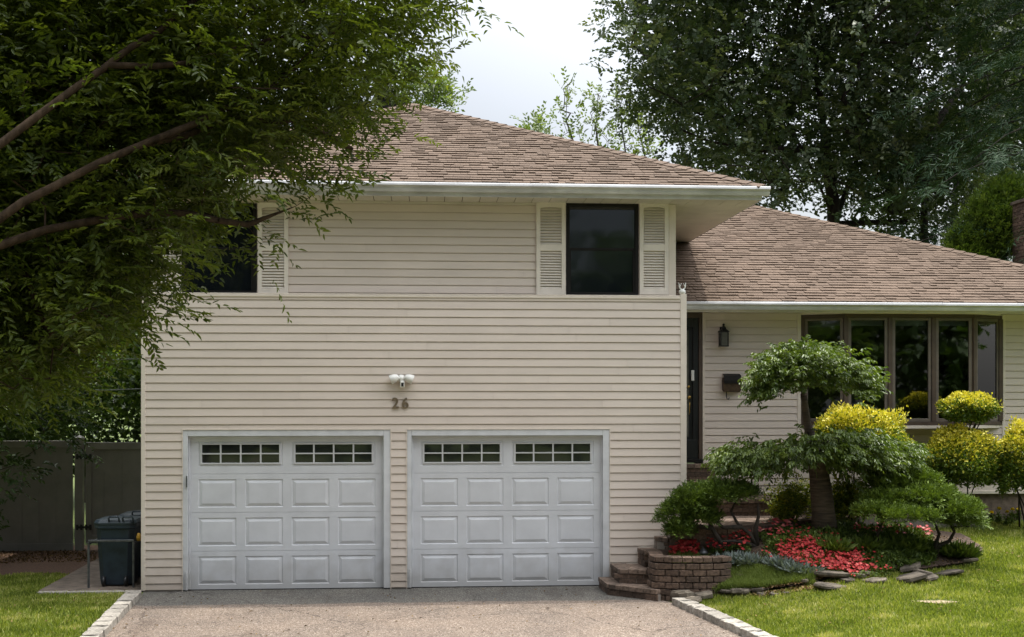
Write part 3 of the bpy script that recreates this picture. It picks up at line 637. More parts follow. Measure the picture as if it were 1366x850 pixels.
# wing eave
wy=18.17; wgz=4.115
s2=MB()
for i in range(26): a=gx1+.02+i*.33; s2.box(a,a+.326,wy+.02,YW-.0,wz,wz+.006)
s2.build('soffit',M['soffit'],house)
MB().box(gx1+.02,12.3,wy,wy+.02,wz-.035,wz+.12).build('fascia',M['soffit'],house,bevel=.003)
gutter('gutter',gx1+.02,12.3,wy-.001,wgz,house)
p_=.425; L2,c2,s2_=plane_vecs(1,p_); H0=wgz+.01; WE=12.13; wrun=6.25; LL=wrun/c2
r2=MB(); roof_plane(r2,(0,wy-.03,H0),(1,0,0),(0,c2,s2_),(0,-s2_,c2),lambda s:(ux1 +.0,WE-s*c2),LL)
roof_plane(r2,(WE,wy-.03,H0),(0,1,0),(-c2,0,s2_),(s2_,0,c2),lambda s:(s*c2,2*wrun-s*c2),LL,tw=.5)
ax=(WE-wrun,wy-.03+wrun,H0+wrun*p_)
caps(r2,(WE,wy-.03,H0),ax,(s2_,0,c2),(0,-s2_,c2)); caps(r2,(ux1+.1,ax[1],ax[2]),ax,(0,s2_,c2),(0,-s2_,c2))
rw=r2.build('roof',M['shingle'],house); dk=MB(); z_=-.004
dk.add([(ux1,wy-.03,H0+z_),(WE,wy-.03,H0+z_),(ax[0],ax[1],ax[2]+z_),(ux1,ax[1],ax[2]+z_),(WE,wy-.03+2*wrun,H0+z_),(ux1,wy-.03+2*wrun,H0+z_)],[(0,1,2,3),(1,4,2),(4,5,3,2)]); dk.box(gx1+.02,WE-.01,wy-.03,wy-.01,H0-.06,H0-.006); dk.build('roof_deck',M['shingle'],rw)
# chimney
chx,chy=X_(1353,22.3)+.28,22.3
def brickwall_pts(mb,pts,z0,z1,bl=.2,bh=.065,dep=.1,mort=.007,skipend=False):
    z=z0; r=0; nn_=max(1,round((z1-z0)/bh)); bh=(z1-z0)/nn_
    pts=[Vector((*p,0)) for p in pts]; seg=[(b-a).length for a,b in zip(pts,pts[1:])]; tot=sum(seg)
    def at(s):
        s=max(0,min(tot-1e-6,s))
        for i,L in enumerate(seg):
            if s<=L or i==len(seg)-1: d=(pts[i+1]-pts[i]).normalized(); return pts[i]+d*s,d
            s-=L
    while z+bh<=z1+.012:
        s=-bl/2*(r%2)
        while s<tot:
            a=max(s,0); b=min(s+bl-mort,tot)
            if b-a>.02:
                p,d=at((a+b)/2); ang=math.atan2(d.y,d.x); m=Matrix.Translation(p)@Matrix.Rotation(ang+U(-.01,.01),4,'Z'); h=(b-a)/2; j=U(-.004,.004)
                mb.box(-h,h,-.012+j,dep,z,z+bh-mort,R(),m=m)
            s+=bl
        z+=bh; r+=1
cm=MB(); zt=Z_(1360,268,22.3)
for pts in ([(chx,chy),(chx+1.0,chy)],[(chx,chy+.6),(chx,chy)],[(chx+1.0,chy),(chx+1.0,chy+.6)]): brickwall_pts(cm,pts,4.2,zt,.21,.07,.09)
ch=cm.build('chimney',M['brick'],house); MB().box(chx+.02,chx+.98,chy+.02,chy+.62,4.2,zt-.02).build('chimney_core',M['mortar'],ch); MB().box(chx-.04,chx+1.04,chy-.04,chy+.64,zt+.005,zt+.07).build('chimney_cap',M['conc'],ch,bevel=.01)
# ================= small things on the walls =================
def ptY(u,v,Y): return Vector((X_(u,Y),Y,Z_(u,v,Y)))
# security floodlight
o=ptY(536,507,YG-.02); fl=empty('floodlight_camera',o,'white twin head floodlight camera fixed to the siding above the number 26','floodlight')
MB().lathe(o+Vector((-.005,0,.02)),[(.055,0),(.055,.02),(.045,.035),(.03,.07),(.012,.08)],18,'y').build('wall_mount',M['white'],fl,smooth=True)
for sg in (-1,1):
    m=Matrix.Rotation(-sg*math.radians(38),3,'Y')@Matrix.Rotation(math.radians(0),3,'X')
    h=MB(); h.lathe(o+Vector((sg*.04,-.07,.045)),[(.026,-.0),(.042,.02),(.058,.06),(.066,.12),(.061,.125)],18,'z',m=Matrix.Rotation(sg*math.radians(112),3,'Y')@Matrix.Rotation(math.radians(0),3,'X'))
    h.tube([o+Vector((0,-.05,.02)),o+Vector((sg*.055,-.07,.035))],.014,8); h.build('lamp_head',M['white'],fl,smooth=True)
MB().box(o.x-.022,o.x+.04,YG-.12,YG-.065,o.z-.105,o.z-.01).box(o.x-.005,o.x+.02,YG-.09,YG-.03,o.z-.02,o.z+.02).build('camera_body',M['white'],fl,bevel=.012)
MB().box(o.x-.006,o.x+.028,YG-.126,YG-.1201,o.z-.09,o.z-.04).build('camera_lens',M['black'],fl,bevel=.002)
# number 26
dg=bpy.data.curves.new('digits','FONT')
hn=empty('house_number',ptY(534,537,YG-.03),'weathered bronze digits 26 on the siding below the floodlight','house number')
for chh,uc in (('2',527.5),('6',540.5)):
    cu=bpy.data.curves.new('digit','FONT'); cu.body=chh; cu.size=.205; cu.extrude=.006; cu.bevel_depth=.0015; cu.offset=.0025; cu.align_x='CENTER'; cu.resolution_u=6
    tmp=bpy.data.objects.new('tmp',cu); COL.objects.link(tmp); dgp=bpy.context.evaluated_depsgraph_get(); me=bpy.data.meshes.new_from_object(tmp.evaluated_get(dgp)); bpy.data.objects.remove(tmp)
    me.transform(Matrix.Translation(ptY(uc,544.5,YG-.03)-OFF[hn])@Matrix.Rotation(math.pi/2,4,'X')); me.materials.clear(); me.materials.append(M['digit'])
    d=bpy.data.objects.new('digit',me); COL.objects.link(d); d.parent=hn; d['label']='bronze digit '+chh
# wall lantern
o=ptY(963.5,448,YW-.03); ln=empty('wall_lantern',o,'black coach lantern on the wall beside the entry door','wall lamp')
b=MB(); b.box(o.x-.04,o.x+.04,YW-.03,YW-.019,o.z-.03,o.z+.14); b.tube([(o.x,YW-.03,o.z+.09),(o.x,YW-.08,o.z+.15),(o.x,YW-.12,o.z+.14)],.01,8); yl=YW-.12
b.lathe((o.x,yl,o.z),[(.012,.19),(.022,.17),(.012,.15),(.035,.13),(.04,.125)],12); b.lathe((o.x,yl,o.z),[(.04,.125),(.05,.10),(.105,.065),(.11,.055),(.07,.05),(.075,.045)],4,m=Matrix.Rotation(math.pi/4,3,'Z'))
for sx in (-1,1):
    for sy in (-1,1): b.box(o.x+sx*.058-.008,o.x+sx*.058+.008,yl+sy*.058-.008,yl+sy*.058+.008,o.z-.16,o.z+.05)
b.box(o.x-.07,o.x+.07,yl-.07,yl+.07,o.z-.175,o.z-.16); b.build('lantern_frame',M['black'],ln,bevel=.003)
MB().box(o.x-.052,o.x+.052,yl-.052,yl+.052,o.z-.16,o.z+.048).build('lantern_glass',M['lampglass'],ln)
# mailbox
o=ptY(975,512,YW-.02); mbx=empty('mailbox',o,'brown metal mailbox with a hooked scroll below, on the wall under the lantern','mailbox')
b=MB(); pr=[(-.145,-.10),(-.12,-.13),(.12,-.13),(.145,-.10),(.15,.05),(.14,.10),(-.14,.10),(-.15,.05)]
n=len(pr); b.add([(o.x+x,YW-.12,o.z+z) for x,z in pr]+[(o.x+x,YW-.02,o.z+z) for x,z in pr],[tuple(range(n)),tuple(range(n,2*n))[::-1]]+[(i,i+n,(i+1)%n+n,(i+1)%n) for i in range(n)]); b.build('box',M['copper'],mbx,bevel=.01)
b=MB(); b.add([(o.x-.14,YW-.135,o.z+.05),(o.x+.14,YW-.135,o.z+.05),(o.x+.13,YW-.135,o.z+.0),(o.x-.13,YW-.135,o.z+.0),(o.x-.14,YW-.02,o.z+.16),(o.x+.14,YW-.02,o.z+.16),(o.x-.14,YW-.12,o.z+.13),(o.x+.14,YW-.12,o.z+.13)],[(0,1,2,3),(6,7,1,0),(4,5,7,6)]); b.build('flap',M['bronze'],mbx)
b=MB(); b.tube([(o.x-.08,YW-.05,o.z-.12),(o.x-.08,YW-.05,o.z-.2),(o.x-.075,YW-.07,o.z-.24),(o.x-.06,YW-.10,o.z-.245),(o.x-.05,YW-.12,o.z-.22)],.008,6); b.build('hook',M['black'],mbx,smooth=True)
# antler-like bit on ledge corner
o=Vector((gx1-.04,YG+.02,ztop+.03)); an=MB(); an.lathe(o,[(.035,0),(.05,.02),(.045,.05),(.02,.07)],10)
for sg in (-1,1):
    an.tube([o+Vector((0,0,.05)),o+Vector((sg*.04,0,.09)),o+Vector((sg*.05,0,.16))],[.012,.008,.003],6); an.tube([o+Vector((sg*.04,0,.09)),o+Vector((sg*.015,-.01,.15))],[.007,.003],5)
tag(an.build('deer_ornament',M['white'],origin=o,smooth=True),'small pale antlered ornament on the ledge corner above the entry','ornament')
# ================= steps / walk / retaining wall =================
stp=empty('brick_steps',(2.9,16.2,0),'brown brick garden steps climbing past the right garage corner','steps')
def brick_step(poly,z0,z1,front):
    """front: polyline of the visible front edge (left->right)"""
    c=MB(); c.prism(poly,z0,z1-.062); c2=c.build('step_core',M['mortar'],stp)
    f=MB(); brickwall_pts(f,front,z0,z1-.06,.2,.066,.05); f2=f.build('riser',M['brick'],stp)
    t=MB(); P=[Vector((*p,0)) for p in front]
    for a,b in zip(P,P[1:]):
        d=(b-a); L=d.length; d.normalize(); n=max(1,int(L/.105)); ang=math.atan2(d.y,d.x)
        for i in range(n):
            m=Matrix.Translation(a+d*(L*(i+.5)/n))@Matrix.Rotation(ang,4,'Z'); h=L/n/2-.004; t.box(-h,h,-.026+U(-.004,.004),.2,z1-.058,z1+U(-.002,.002),R(),m=m)
    t.prism([(p[0],p[1]) for p in poly],z1-.058,z1-.008)
    t.build('tread',M['tread'],stp,bevel=.004)
brick_step([(2.42,16.60),(2.46,15.98),(3.02,15.45),(3.3,15.7),(3.3,16.60)],0,.15,[(2.42,16.60),(2.46,15.98),(3.02,15.45)])
brick_step([(2.60,16.655),(2.62,16.08),(3.2,15.95),(3.5,16.655)],.15,.335,[(2.60,16.655),(2.62,16.08),(3.2,15.95)])
brick_step([(3.2,16.658),(3.2,16.45),(3.34,16.30),(3.5,16.30),(3.6,16.658)],.55,.72,[(3.2,16.5),(3.34,16.30)])
brick_step([(2.98,16.657),(3.0,16.35),(3.5,16.25),(3.7,16.657)],.335,.55,[(2.98,16.657),(3.0,16.35),(3.7,16.22)])
rwl=empty('retaining_wall',(3.2,15.5,0),'low curved brown brick retaining wall in front of the flower bed','wall')
rp=[(3.02,16.1),(2.96,15.66),(3.0,15.52),(3.2,15.44),(3.6,15.4),(3.85,15.42),(4.0,15.5)]
w=MB(); brickwall_pts(w,rp,0.0,.5,.18,.083,.12,.011); w.build('wall_bricks',M['brick'],rwl,bevel=.006)
w=MB(); P=[Vector((*p,0)) for p in rp]
for a,b in zip(P,P[1:]):
    d=(b-a); L=d.length; d.normalize(); n=max(1,round(L/.115)); ang=math.atan2(d.y,d.x)
    for i in range(n):
        m=Matrix.Translation(a+d*(L*(i+.5)/n))@Matrix.Rotation(ang,4,'Z'); h=L/n/2-.004; w.box(-h,h,-.012+U(-.004,.004),.17,.505+U(-.004,.004),.575+U(-.004,.004),.3+.7*R(),m=m)
w.build('coping',M['brick'],rwl,bevel=.006)
wpoly=[(3.36,16.25),(4.3,16.15),(4.75,16.5),(5.3,17.0),(6.0,17.5),(8.5,17.75),(8.5,18.0),(4.45,18.0),(4.45,18.77),(3.66,18.77),(3.66,16.66),(3.36,16.62)]
wk=MB(); wk.prism(wpoly,.45,.852); tag(wk.build('walkway_base',M['mortar']),kind='structure')
wk=MB(); y=16.1; r=0
while y<18.75:
    x=3.3+(.1 if r%2 else 0)
    while x<8.5:
        q=np.array([x+.03,x+.17]); 
        if inpoly(q,np.array([y+.05]*2),wpoly).all(): wk.box(x,x+.196,y,y+.096,.85,.862+U(-.001,.002),R())
        x+=.2
    y+=.1; r+=1
tag(wk.build('walkway',M['paver']),kind='structure')
wc=MB(); brickwall_pts(wc,[(3.34,16.24),(4.3,16.13),(4.75,16.48),(5.3,16.98)],.45,.80,.2,.08,.08); 
P=[Vector((*p,0)) for p in [(3.34,16.24),(4.3,16.13),(4.75,16.48),(5.3,16.98),(6.0,17.48)]]
for a,b in zip(P,P[1:]):
    d=(b-a); L=d.length; d.normalize(); n=max(1,round(L/.21)); ang=math.atan2(d.y,d.x)
    for i in range(n):
        m=Matrix.Translation(a+d*(L*(i+.5)/n))@Matrix.Rotation(ang,4,'Z'); h=L/n/2-.005; wc.box(-h,h,-.03+U(-.004,.004),.16,.79,.872+U(-.003,.003),R(),m=m)
tag(wc.build('walkway_edging',M['brick'],origin=(3.4,16.45,.5),bevel=.008),'rounded brick edging along the front of the pink brick walkway','edging')
es=empty('entry_steps',(4.5,18.2,.75),'brown brick entry steps leading up to the front door behind the shrubs','steps')
stp2=stp; stp=es
zt_=WZ(612,925)-.065; hs_=(zt_-.86)/3
for k,(x1,y0,z) in enumerate(((5.4,17.85,.86+hs_),(4.95,18.1,.86+2*hs_),(4.5,18.35,zt_))):
    yy=y0; brick_step([(3.67,yy),(x1,yy),(x1,YW-.03),(3.67,YW-.03)],z-hs_,z,[(3.67,yy),(x1,yy)])
# ================= kerb stones, rocks =================
def kerb(pts,label,group,w=.2,l=.27):
    P=[Vector((*p,0)) for p in pts]; i=0
    for a,b in zip(P,P[1:]):
        d=b-a; L=d.length; d.normalize(); n=round(L/l); ang=math.atan2(d.y,d.x)
        for k in range(n):
            c=a+d*(L*(k+.5)/n); bm=bmesh.new(); bmesh.ops.create_cube(bm,size=1); bmesh.ops.subdivide_edges(bm,edges=bm.edges[:],cuts=2,use_grid_fill=True)
            hw=w*U(.92,1.05); hl_=L/n-.022
            for v in bm.verts:
                q=v.co; sc=1-.05*(abs(q.x)>.4)*(q.z>.4); v.co=Vector((q.x*hl_*sc,q.y*hw*sc,q.z*.18))+Vector((U(-1,1),U(-1,1),U(-1,1)))*.0055
            bmesh.ops.bevel(bm,geom=[e for e in bm.edges if e.calc_face_angle(0)>.7],offset=.006,segments=1,affect='EDGES')
            me=bpy.data.meshes.new('kerb_stone'); bm.to_mesh(me); bm.free(); at=me.attributes.new('tint','FLOAT','FACE'); at.data.foreach_set('value',[R()]*len(me.polygons)); me.materials.append(M['kerb'])
            o=bpy.data.objects.new('kerb_stone',me); COL.objects.link(o); o.location=(c.x,c.y,.0+U(-.004,.004)); o.rotation_euler=(U(-.02,.02),U(-.02,.02),ang+U(-.025,.025)); tag(o,label,'kerb stone',group)
kerb([(-3.87,16.3),(xl(13)-.09,13),(-3.3,9.2)],'pale granite block in the kerb between the left lawn and the driveway','left kerb stones')
kerb([(3.24,15.25),(float(xc(13.5))+.06,13.5),(float(xc(12))+.06,12),(4.4,9.)],'pale granite block in the kerb between the right lawn and the driveway','right kerb stones')
def rock(x,y,z,sx,sy,sz,label,group,mat='stone',tilt=.15,ang=None):
    n=random.randint(6,9); bm=bmesh.new(); ring=[]
    for k in range(n):
        a=2*math.pi*(k+U(-.3,.3))/n; r=U(.75,1.1); ring.append((math.cos(a)*sx*r*.5,math.sin(a)*sy*r*.5))
    lv=[(-.5,.8),(-.15,1.02),(.3,1.0),(.5,.86)]; rows=[[bm.verts.new((x_*q+U(-.05,.05)*sx*.3,y_*q+U(-.05,.05)*sy*.3,zz*sz+U(-.1,.1)*sz)) for x_,y_ in ring] for zz,q in lv]
    for r0,r1 in zip(rows,rows[1:]):
        for k in range(n): bm.faces.new((r0[k],r0[(k+1)%n],r1[(k+1)%n],r1[k]))
    bm.faces.new(rows[0][::-1]); bm.faces.new(rows[-1]); bmesh.ops.triangulate(bm,faces=bm.faces[-2:])
    me=bpy.data.meshes.new('rock'); bm.to_mesh(me); bm.free(); at=me.attributes.new('tint','FLOAT','FACE'); at.data.foreach_set('value',[R()]*len(me.polygons)); me.materials.append(M[mat])
    o=bpy.data.objects.new('rock',me); COL.objects.link(o); o.location=(x,y,z); o.rotation_euler=(U(-tilt,tilt),U(-tilt,tilt),U(0,6.28) if ang is None else ang); tag(o,label,'rock',group); return o
def gp(u,v,zg=None):
    """ground point under pixel, iterating on terrain height"""
    if zg is not None:
        p=PT(u,v,(HC-zg)*F/(v-527)); return p.x,p.y,zg
    for t in np.arange(10,22,.02):
        p=PT(u,v,t); z=hg(p.x,p.y)
        if p.z<=z: break
    return p.x,p.y,z
for (u,v,sx,sy,sz) in ((908,796,.40,.25,.10),(930,778,.3,.2,.09),(936,783,.34,.2,.08),(912,797,.35,.25,.09),(928,790,.34,.28,.09),(915,787,.3,.2,.07),(938,797,.30,.25,.08),(948,787,.42,.25,.07),(925,801,.25,.2,.05),(958,792,.25,.2,.06),(920,780,.2,.2,.08)):
    x,y,z=gp(u,v+4,.03); rock(x,y,z+sz*.5+(.10 if v<789 else .02),sx,sy,sz,'grey brown flat rock in the loose pile at the kerb end','rocks piled at the kerb end')
for i in range(7):
    x,y,z=gp(968+i*13+U(-4,4),793+U(-3,3)); rock(x,y,z+.01,U(.15,.3),U(.12,.2),U(.04,.08),'small flat rock edging the low moss at the front of the bed','small edging rocks')
x,y,z=gp(1108,786); rock(x,y,z+.03,.55,.28,.07,'flat grey slab at the front edge of the red flowers, lower of two','edging slabs',ang=0.1)
x,y,z=gp(1106,776); rock(x,y,z+.06,.55,.28,.07,'flat grey slab at the front edge of the red flowers, upper of two','edging slabs',ang=-.1)
x,y,z=gp(1168,778); rock(x,y,z+.02,.36,.22,.06,'pale rounded slab lying on the lawn edge right of the red flowers','edging slabs',ang=0)
for (u,v,sx,sy,sz) in ((1140,772,.3,.2,.07),(1152,769,.35,.2,.06),(1130,778,.25,.15,.06),(1210,775,.55,.35,.09),(1228,768,.5,.3,.08),(1238,775,.4,.25,.06),(1215,764,.4,.25,.07),(1262,768,.45,.3,.05)):
    x,y,z=gp(u,v); rock(x,y,z+.03,sx,sy,sz,'layered brown field rock edging the bed below the right juniper','rocks below the right juniper',tilt=.22)
x,y,z=gp(1292,754); rock(x,y,z+.03,.32,.14,.05,'long pale rock at the right tip of the bed','edging slabs',ang=-.5)
for (u,v) in ((985,770),(1000,768),(1070,776)):
    x,y,z=gp(u,v); rock(x,y,z+.02,.3,.15,.05,'flat stone half buried among the silver plants','stones among the silver plants')
# ================= grass =================
def grass(name,label,cond,x0,x1,y0,y1,n,hmin,hmax,hf,mat='grass'):
    x=rng.uniform(x0,x1,n); y=rng.uniform(y0,y1,n); k=cond(x,y); x=x[k];y=y[k]; n=len(x); z=hf(x,y)-.005
    dr_=np.stack([rng.normal(size=n)*.45,rng.normal(size=n)*.45,np.ones(n)],1); nr=np.stack([rng.normal(size=n),rng.normal(size=n),np.zeros(n)],1)
    h=rng.uniform(hmin,hmax,n)
    pat=np.clip(.44+.16*np.sin(x*2.1+np.sin(y*1.7)*2)*np.sin(y*2.9+x)+.14*np.sin(x*5.3+np.sin(y*4.1)*1.6)*np.sin(y*6.7-x*1.3)+.35*(np.sin(x*3.7+1)*np.sin(y*5.1+2)>.86)+rng.normal(size=n)*.24,0,1)
    return tag(leaves(name,M[mat],np.stack([x,y,z],1),dr_,nr,h,h*.16+.003,pat,fold=0),label,'grass',kind='stuff')
bare=lambda x,y:np.hypot((x-6.1)/.32,(y-13.95)/.13)
def rlawn(x,y): return (x>xc(np.minimum(y,15.4))+.2)&~inpoly(x,y,BED)&~inpoly(x,y,wpoly)&(bare(x,y)>rng.uniform(.6,1.25,len(x)))&(y<18.25)
grass('lawn_grass','short mown sunlit grass right of the driveway',rlawn,3.2,11.5,10.8,18.4,420000,.022,.075,hl)
grass('lawn_grass','short mown grass left of the driveway beside the bins',lambda x,y:(x<xl(y)-.18)&~((x>-5.27)&(y>16.6))&(y<18.2+.25*np.sin(x*3)),-10,-3.4,10.8,18.4,240000,.022,.075,lambda x,y:0*x)
bx_,by_,bz_=gp(1240,816)
for q_u,q_v,q_r in ((1062,787,.5),(1088,783,.35),(1035,790,.3)):
    qx,qy,qz=gp(q_u,q_v); kk=260; aa=rng.uniform(0,6.28,kk); rr=rng.random(kk)**.5*q_r; px_=qx+np.cos(aa)*rr; py_=qy+np.sin(aa)*rr*.3; ib=inpoly(px_,py_,BED)
    tag(leaves('bark_chips',M['dark'],np.stack([px_,py_,np.where(ib,hb(px_,py_),hl(px_,py_))+.03],1),rnd(kk)*np.array([1,1,.15]),np.tile([0,0,1.],(kk,1))+rng.normal(size=(kk,3))*.2,.05,.03,np.clip(rng.normal(.9,.2,kk),0,1)),'pale bark chips strewn along the front edge of the bed','bark chips',kind='stuff')
tag(MB().add([(6.1+math.cos(a)*.34*U(.45,1.1),13.95+math.sin(a)*.14*U(.4,1.1),0) for a in np.linspace(0,6.28,18)[:-1]],[tuple(range(17))]).build('bare_soil_patch',surf('bare_soil',(.32,.25,.16),.95,.3,30,.6,80)),kind='structure').location=(0,0,float(hl(6.1,13.95))+.012)
k_=420; x=rng.uniform(-7,9,k_); y=rng.uniform(12.5,16.6,k_); q_=~inpoly(x,y,BED)&~((x>2.2)&(x<4.2)&(y>15.2)); x=x[q_];y=y[q_]; z=np.where((x>xl(y))&(x<xc(y)),.012,hl(x,y)+.045)
_d=rnd(len(x)); _d[:,2]*=.2; _n=np.stack([rng.normal(size=len(x))*.3,rng.normal(size=len(x))*.3,np.ones(len(x))],1)
tag(leaves('fallen_leaves',M['dark'],np.stack([x,y,z],1),_d,_n,rng.uniform(.02,.05,len(x)),.02,np.clip(rng.normal(.6,.3,len(x)),0,1),fine=True),'dry fallen leaves scattered over lawn and driveway','leaves',kind='stuff')
# ================= shrubs & flowers =================
UPV=np.array([0,0,1.])
def dome_sprays(c,r,n,seedn=9,lump=.25,hollow=.75,lower=-.35,sharp=4):
    """points on a lumpy ellipsoid shell with outward normals"""
    d=rnd(int(n*1.8)); d=d[d[:,2]>lower][:n]; K=rnd(seedn); amp=(np.exp(-((d[:,None]-K[None])**2).sum(2)*sharp)).sum(1); q=1-lump/2+lump*amp/amp.max()
    rr=q*rng.uniform(hollow,1,len(d)); return np.array(c)+d*np.array(r)*rr[:,None],d/np.array(r)*min(r),q
def shrub_part(name,mat,parent,c,r,n,L,W,tintf,out=.8,upb=.4,jit=.6,hollow=.7,lower=-.4,lump=.25,fine=False,curl=0,droop=0):
    p,d,q=dome_sprays(c,r,n,lump=lump,hollow=hollow,lower=lower,seedn=26 if mat=='euon' else 9,sharp=14 if mat=='euon' else 4)
    if mat=='euon':
        k_=rng.random(len(p))<.05; p[k_]=np.array(c)+(p[k_]-np.array(c))*rng.uniform(1.02,1.16,(k_.sum(),1))
    dr_=unit(d)*out+UPV*(upb-droop)+rng.normal(size=p.shape)*jit; nr=unit(d)+rng.normal(size=p.shape)*.5
    Ls=L*rng.uniform(.7,1.3,len(p)); return leaves(name,M[mat],p,dr_,nr,Ls,Ls*W,tintf(p,unit(d),q),parent,fine=fine,curl=curl)
def arr(v): return np.array(list(v))
def gold_tint(c,r):
    def f(p,d,q):
        s=(p[:,2]-c[2])/r[2]; t=.20+.66*sstep(0,.6,s+rng.normal(size=len(p))*.28)*(rng.random(len(p))<.93)+rng.normal(size=len(p))*.1
        return np.clip(t,0,1)
    return f
def gold_shrub(label,balls,base,stems=7,n0=9000):
    th=empty('golden_shrub',base,label,'shrub','gold topped clipped shrubs'); mb=MB()
    for bi,(c,r,n) in enumerate(balls):
        c=arr(c); shrub_part('foliage','euon',th,c,r,n,.046,.5,gold_tint(c,r),hollow=.68,lower=-.75,lump=.34,fine=True,jit=.7)
        b0=arr(base) if bi==0 else arr(balls[0][0])
        for k in range(stems):
            e=c+rnd(1)[0]*np.array(r)*.55; e[2]=c[2]-abs(r[2])*U(0,.5); s=b0+np.array([U(-.12,.12),U(-.12,.12),0]); m=(s+e)/2+np.array([U(-.05,.05),U(-.05,.05),.02]); mb.tube([s,m,e],[.016,.012,.005],5)
    mb.build('stems',M['barkd'],th,smooth=True); return th
def ball(u,v,t): return PT(u,v,t)
c1=ball(1283,614,18.2); c2_=ball(1290,546,18.2); gz=.69
gold_shrub('two tier gold topped shrub, small clipped ball above a large one below the bay window',[(c1,(.68,.56,.56),18000),(c2_,(.46,.42,.27),8000)],(c1.x,c1.y,gz))
c=ball(1372,618,18.1); gold_shrub('gold topped clipped shrub at the right edge of the picture',[(c,(.56,.52,.64),16000)],(c.x,c.y,gz))
c=ball(1144,590,18.0); gold_shrub('wide gold topped dome shrub behind the weeping tree, left of the bay window centre',[(c,(.84,.64,.6),24000)],(c.x,c.y,.7))
# azalea with bare stems
def thin_shrub(label,u,v,t,r,n,mat='azal',name='azalea_shrub',L=.05):
    c=arr(PT(u,v,t)); base=(c[0],c[1],hg(c[0],c[1])); th=empty(name,base,label,'shrub'); att=c+rnd(60)*np.array(r)*rng.uniform(.3,1,(60,1)); att[:,2]=np.maximum(att[:,2],base[2]+.15)
    mb,tp,td=skeleton([[base,(base[0],base[1],base[2]+.12)]],att,.12,rtip=.003,rmax=.02); mb.build('stems',M['barkd'],th,smooth=True)
    bp=np.repeat(tp,n//60//6+1,0)+rng.normal(size=(len(tp)*(n//60//6+1),3))*.05; pos,ld,nr=sprays(bp,rnd(len(bp))+UPV*.5,.12,6,0,.9)
    leaves('foliage',M[mat],pos,ld,nr,L*rng.uniform(.7,1.2,len(pos)),.022,np.clip(rng.normal(.45,.28,len(pos)),0,1),th,fine=True)
thin_shrub('open yellow green azalea with bare stems beside the cherry trunk',1055,672,17.4,(.38,.3,.32),3600)
thin_shrub('open yellow green azalea right of the cherry trunk',1128,668,17.6,(.42,.3,.32),4200)
# ---- weeping cherry with two tiers ----
tg=lambda u,v:(lambda p:p[0]*S+p[1]*C)(gp(u,v)); tc_=tg(1100,716); tb=PT(1100,717,tc_)
ch=empty('weeping_cherry_tree',tb,'two tiered weeping cherry tree with a thick banded trunk in the flower bed','tree')
t=tc_; print('cherry t',t,'chim',X_(1353,22.3),chx,C,S)
tr=[tb,PT(1099,690,t),PT(1096,660,t),PT(1093,635,t),PT(1089,612,t),PT(1083,590,t),PT(1077,565,t),PT(1074,545,t),PT(1072,525,t)]
mb=MB(); mb.tube([tuple(p) for p in tr],[.20,.165,.155,.14,.12,.085,.055,.05,.045],14); mb.build('trunk',M['barkc'],ch,smooth=True)
def tier(cu,cv,ru,rv,n,t,lines,poly,thick=.7):
    px=t/F; att=fill(poly,t-thick,t+thick,n)
    c=arr(PT(cu,cv,t)); d=(att-c)/np.array([ru*px,thick*1.25,rv*px]); k=(d[:,1]**2+ (d[:,0]**2)*.75)<1.05; att=att[k]
    return att
att1=-np.array([-0.,0,0])+tier(1082,505,100,50,300,tc_,None,[(1014,505),(1025,478),(1055,466),(1095,468),(1135,482),(1155,500),(1165,518),(1150,525),(1110,512),(1080,508),(1045,512),(1025,525),(1014,532),(1008,520)])
att2=tier(1085,600,158,42,420,tc_,None,[(962,610),(975,602),(1010,597),(1050,592),(1100,580),(1150,584),(1195,594),(1222,606),(1218,618),(1190,628),(1150,618),(1100,608),(1050,614),(1005,626),(975,626),(962,620)],.7)
t=tc_
mb,tp,td=skeleton([[tr[6],tr[7],tr[8]],[tr[8],PT(1060,492,t-.1),PT(1030,480,t-.2)],[tr[8],PT(1100,490,t+.1),PT(1135,487,t+.2)],[tr[8],PT(1075,490,t-.4),PT(1080,480,t-.5)],
   [tr[4],PT(1050,603,t-.1),PT(1000,600,t-.3)],[tr[4],PT(1130,596,t+.1),PT(1190,598,t+.2)],[tr[4],PT(1095,600,t-.4),PT(1100,596,t-.6)]],np.concatenate([att1,att2]),.12,rtip=.0028,rmax=.05,sag=.25)
mb.build('branches',M['barkd'],ch,smooth=True)
def weep(tp,cen,k,length,n,L,mat,parent,droop=.7,upv=.15,fine=True,W=.3,tl=.5,jr=.08,name='foliage'):
    bp=np.repeat(tp,k,0)+rng.normal(size=(len(tp)*k,3))*jr; o=bp-np.array(cen); o[:,2]*=.3; o=unit(o)+rng.normal(size=bp.shape)*.35; o[:,2]+=upv
    ln=length*rng.uniform(.6,1.3,len(bp)); pos,ld,nr=sprays(bp,o,ln,n,droop,.7); q=rng.uniform(.75,1.25,len(pos))*L
    return leaves(name,M[mat],pos,ld+np.array([0,0,-.45]),nr,q,q*W,np.clip(np.repeat(rng.normal(tl,.2,len(bp)),n)+rng.normal(0,.13,len(pos)),0,1),parent,fine=fine,curl=.2)
weep(tp,arr(tr[8]),7,.16,8,.062,'cherry',ch,droop=.3,jr=.07,W=.42,upv=.3)
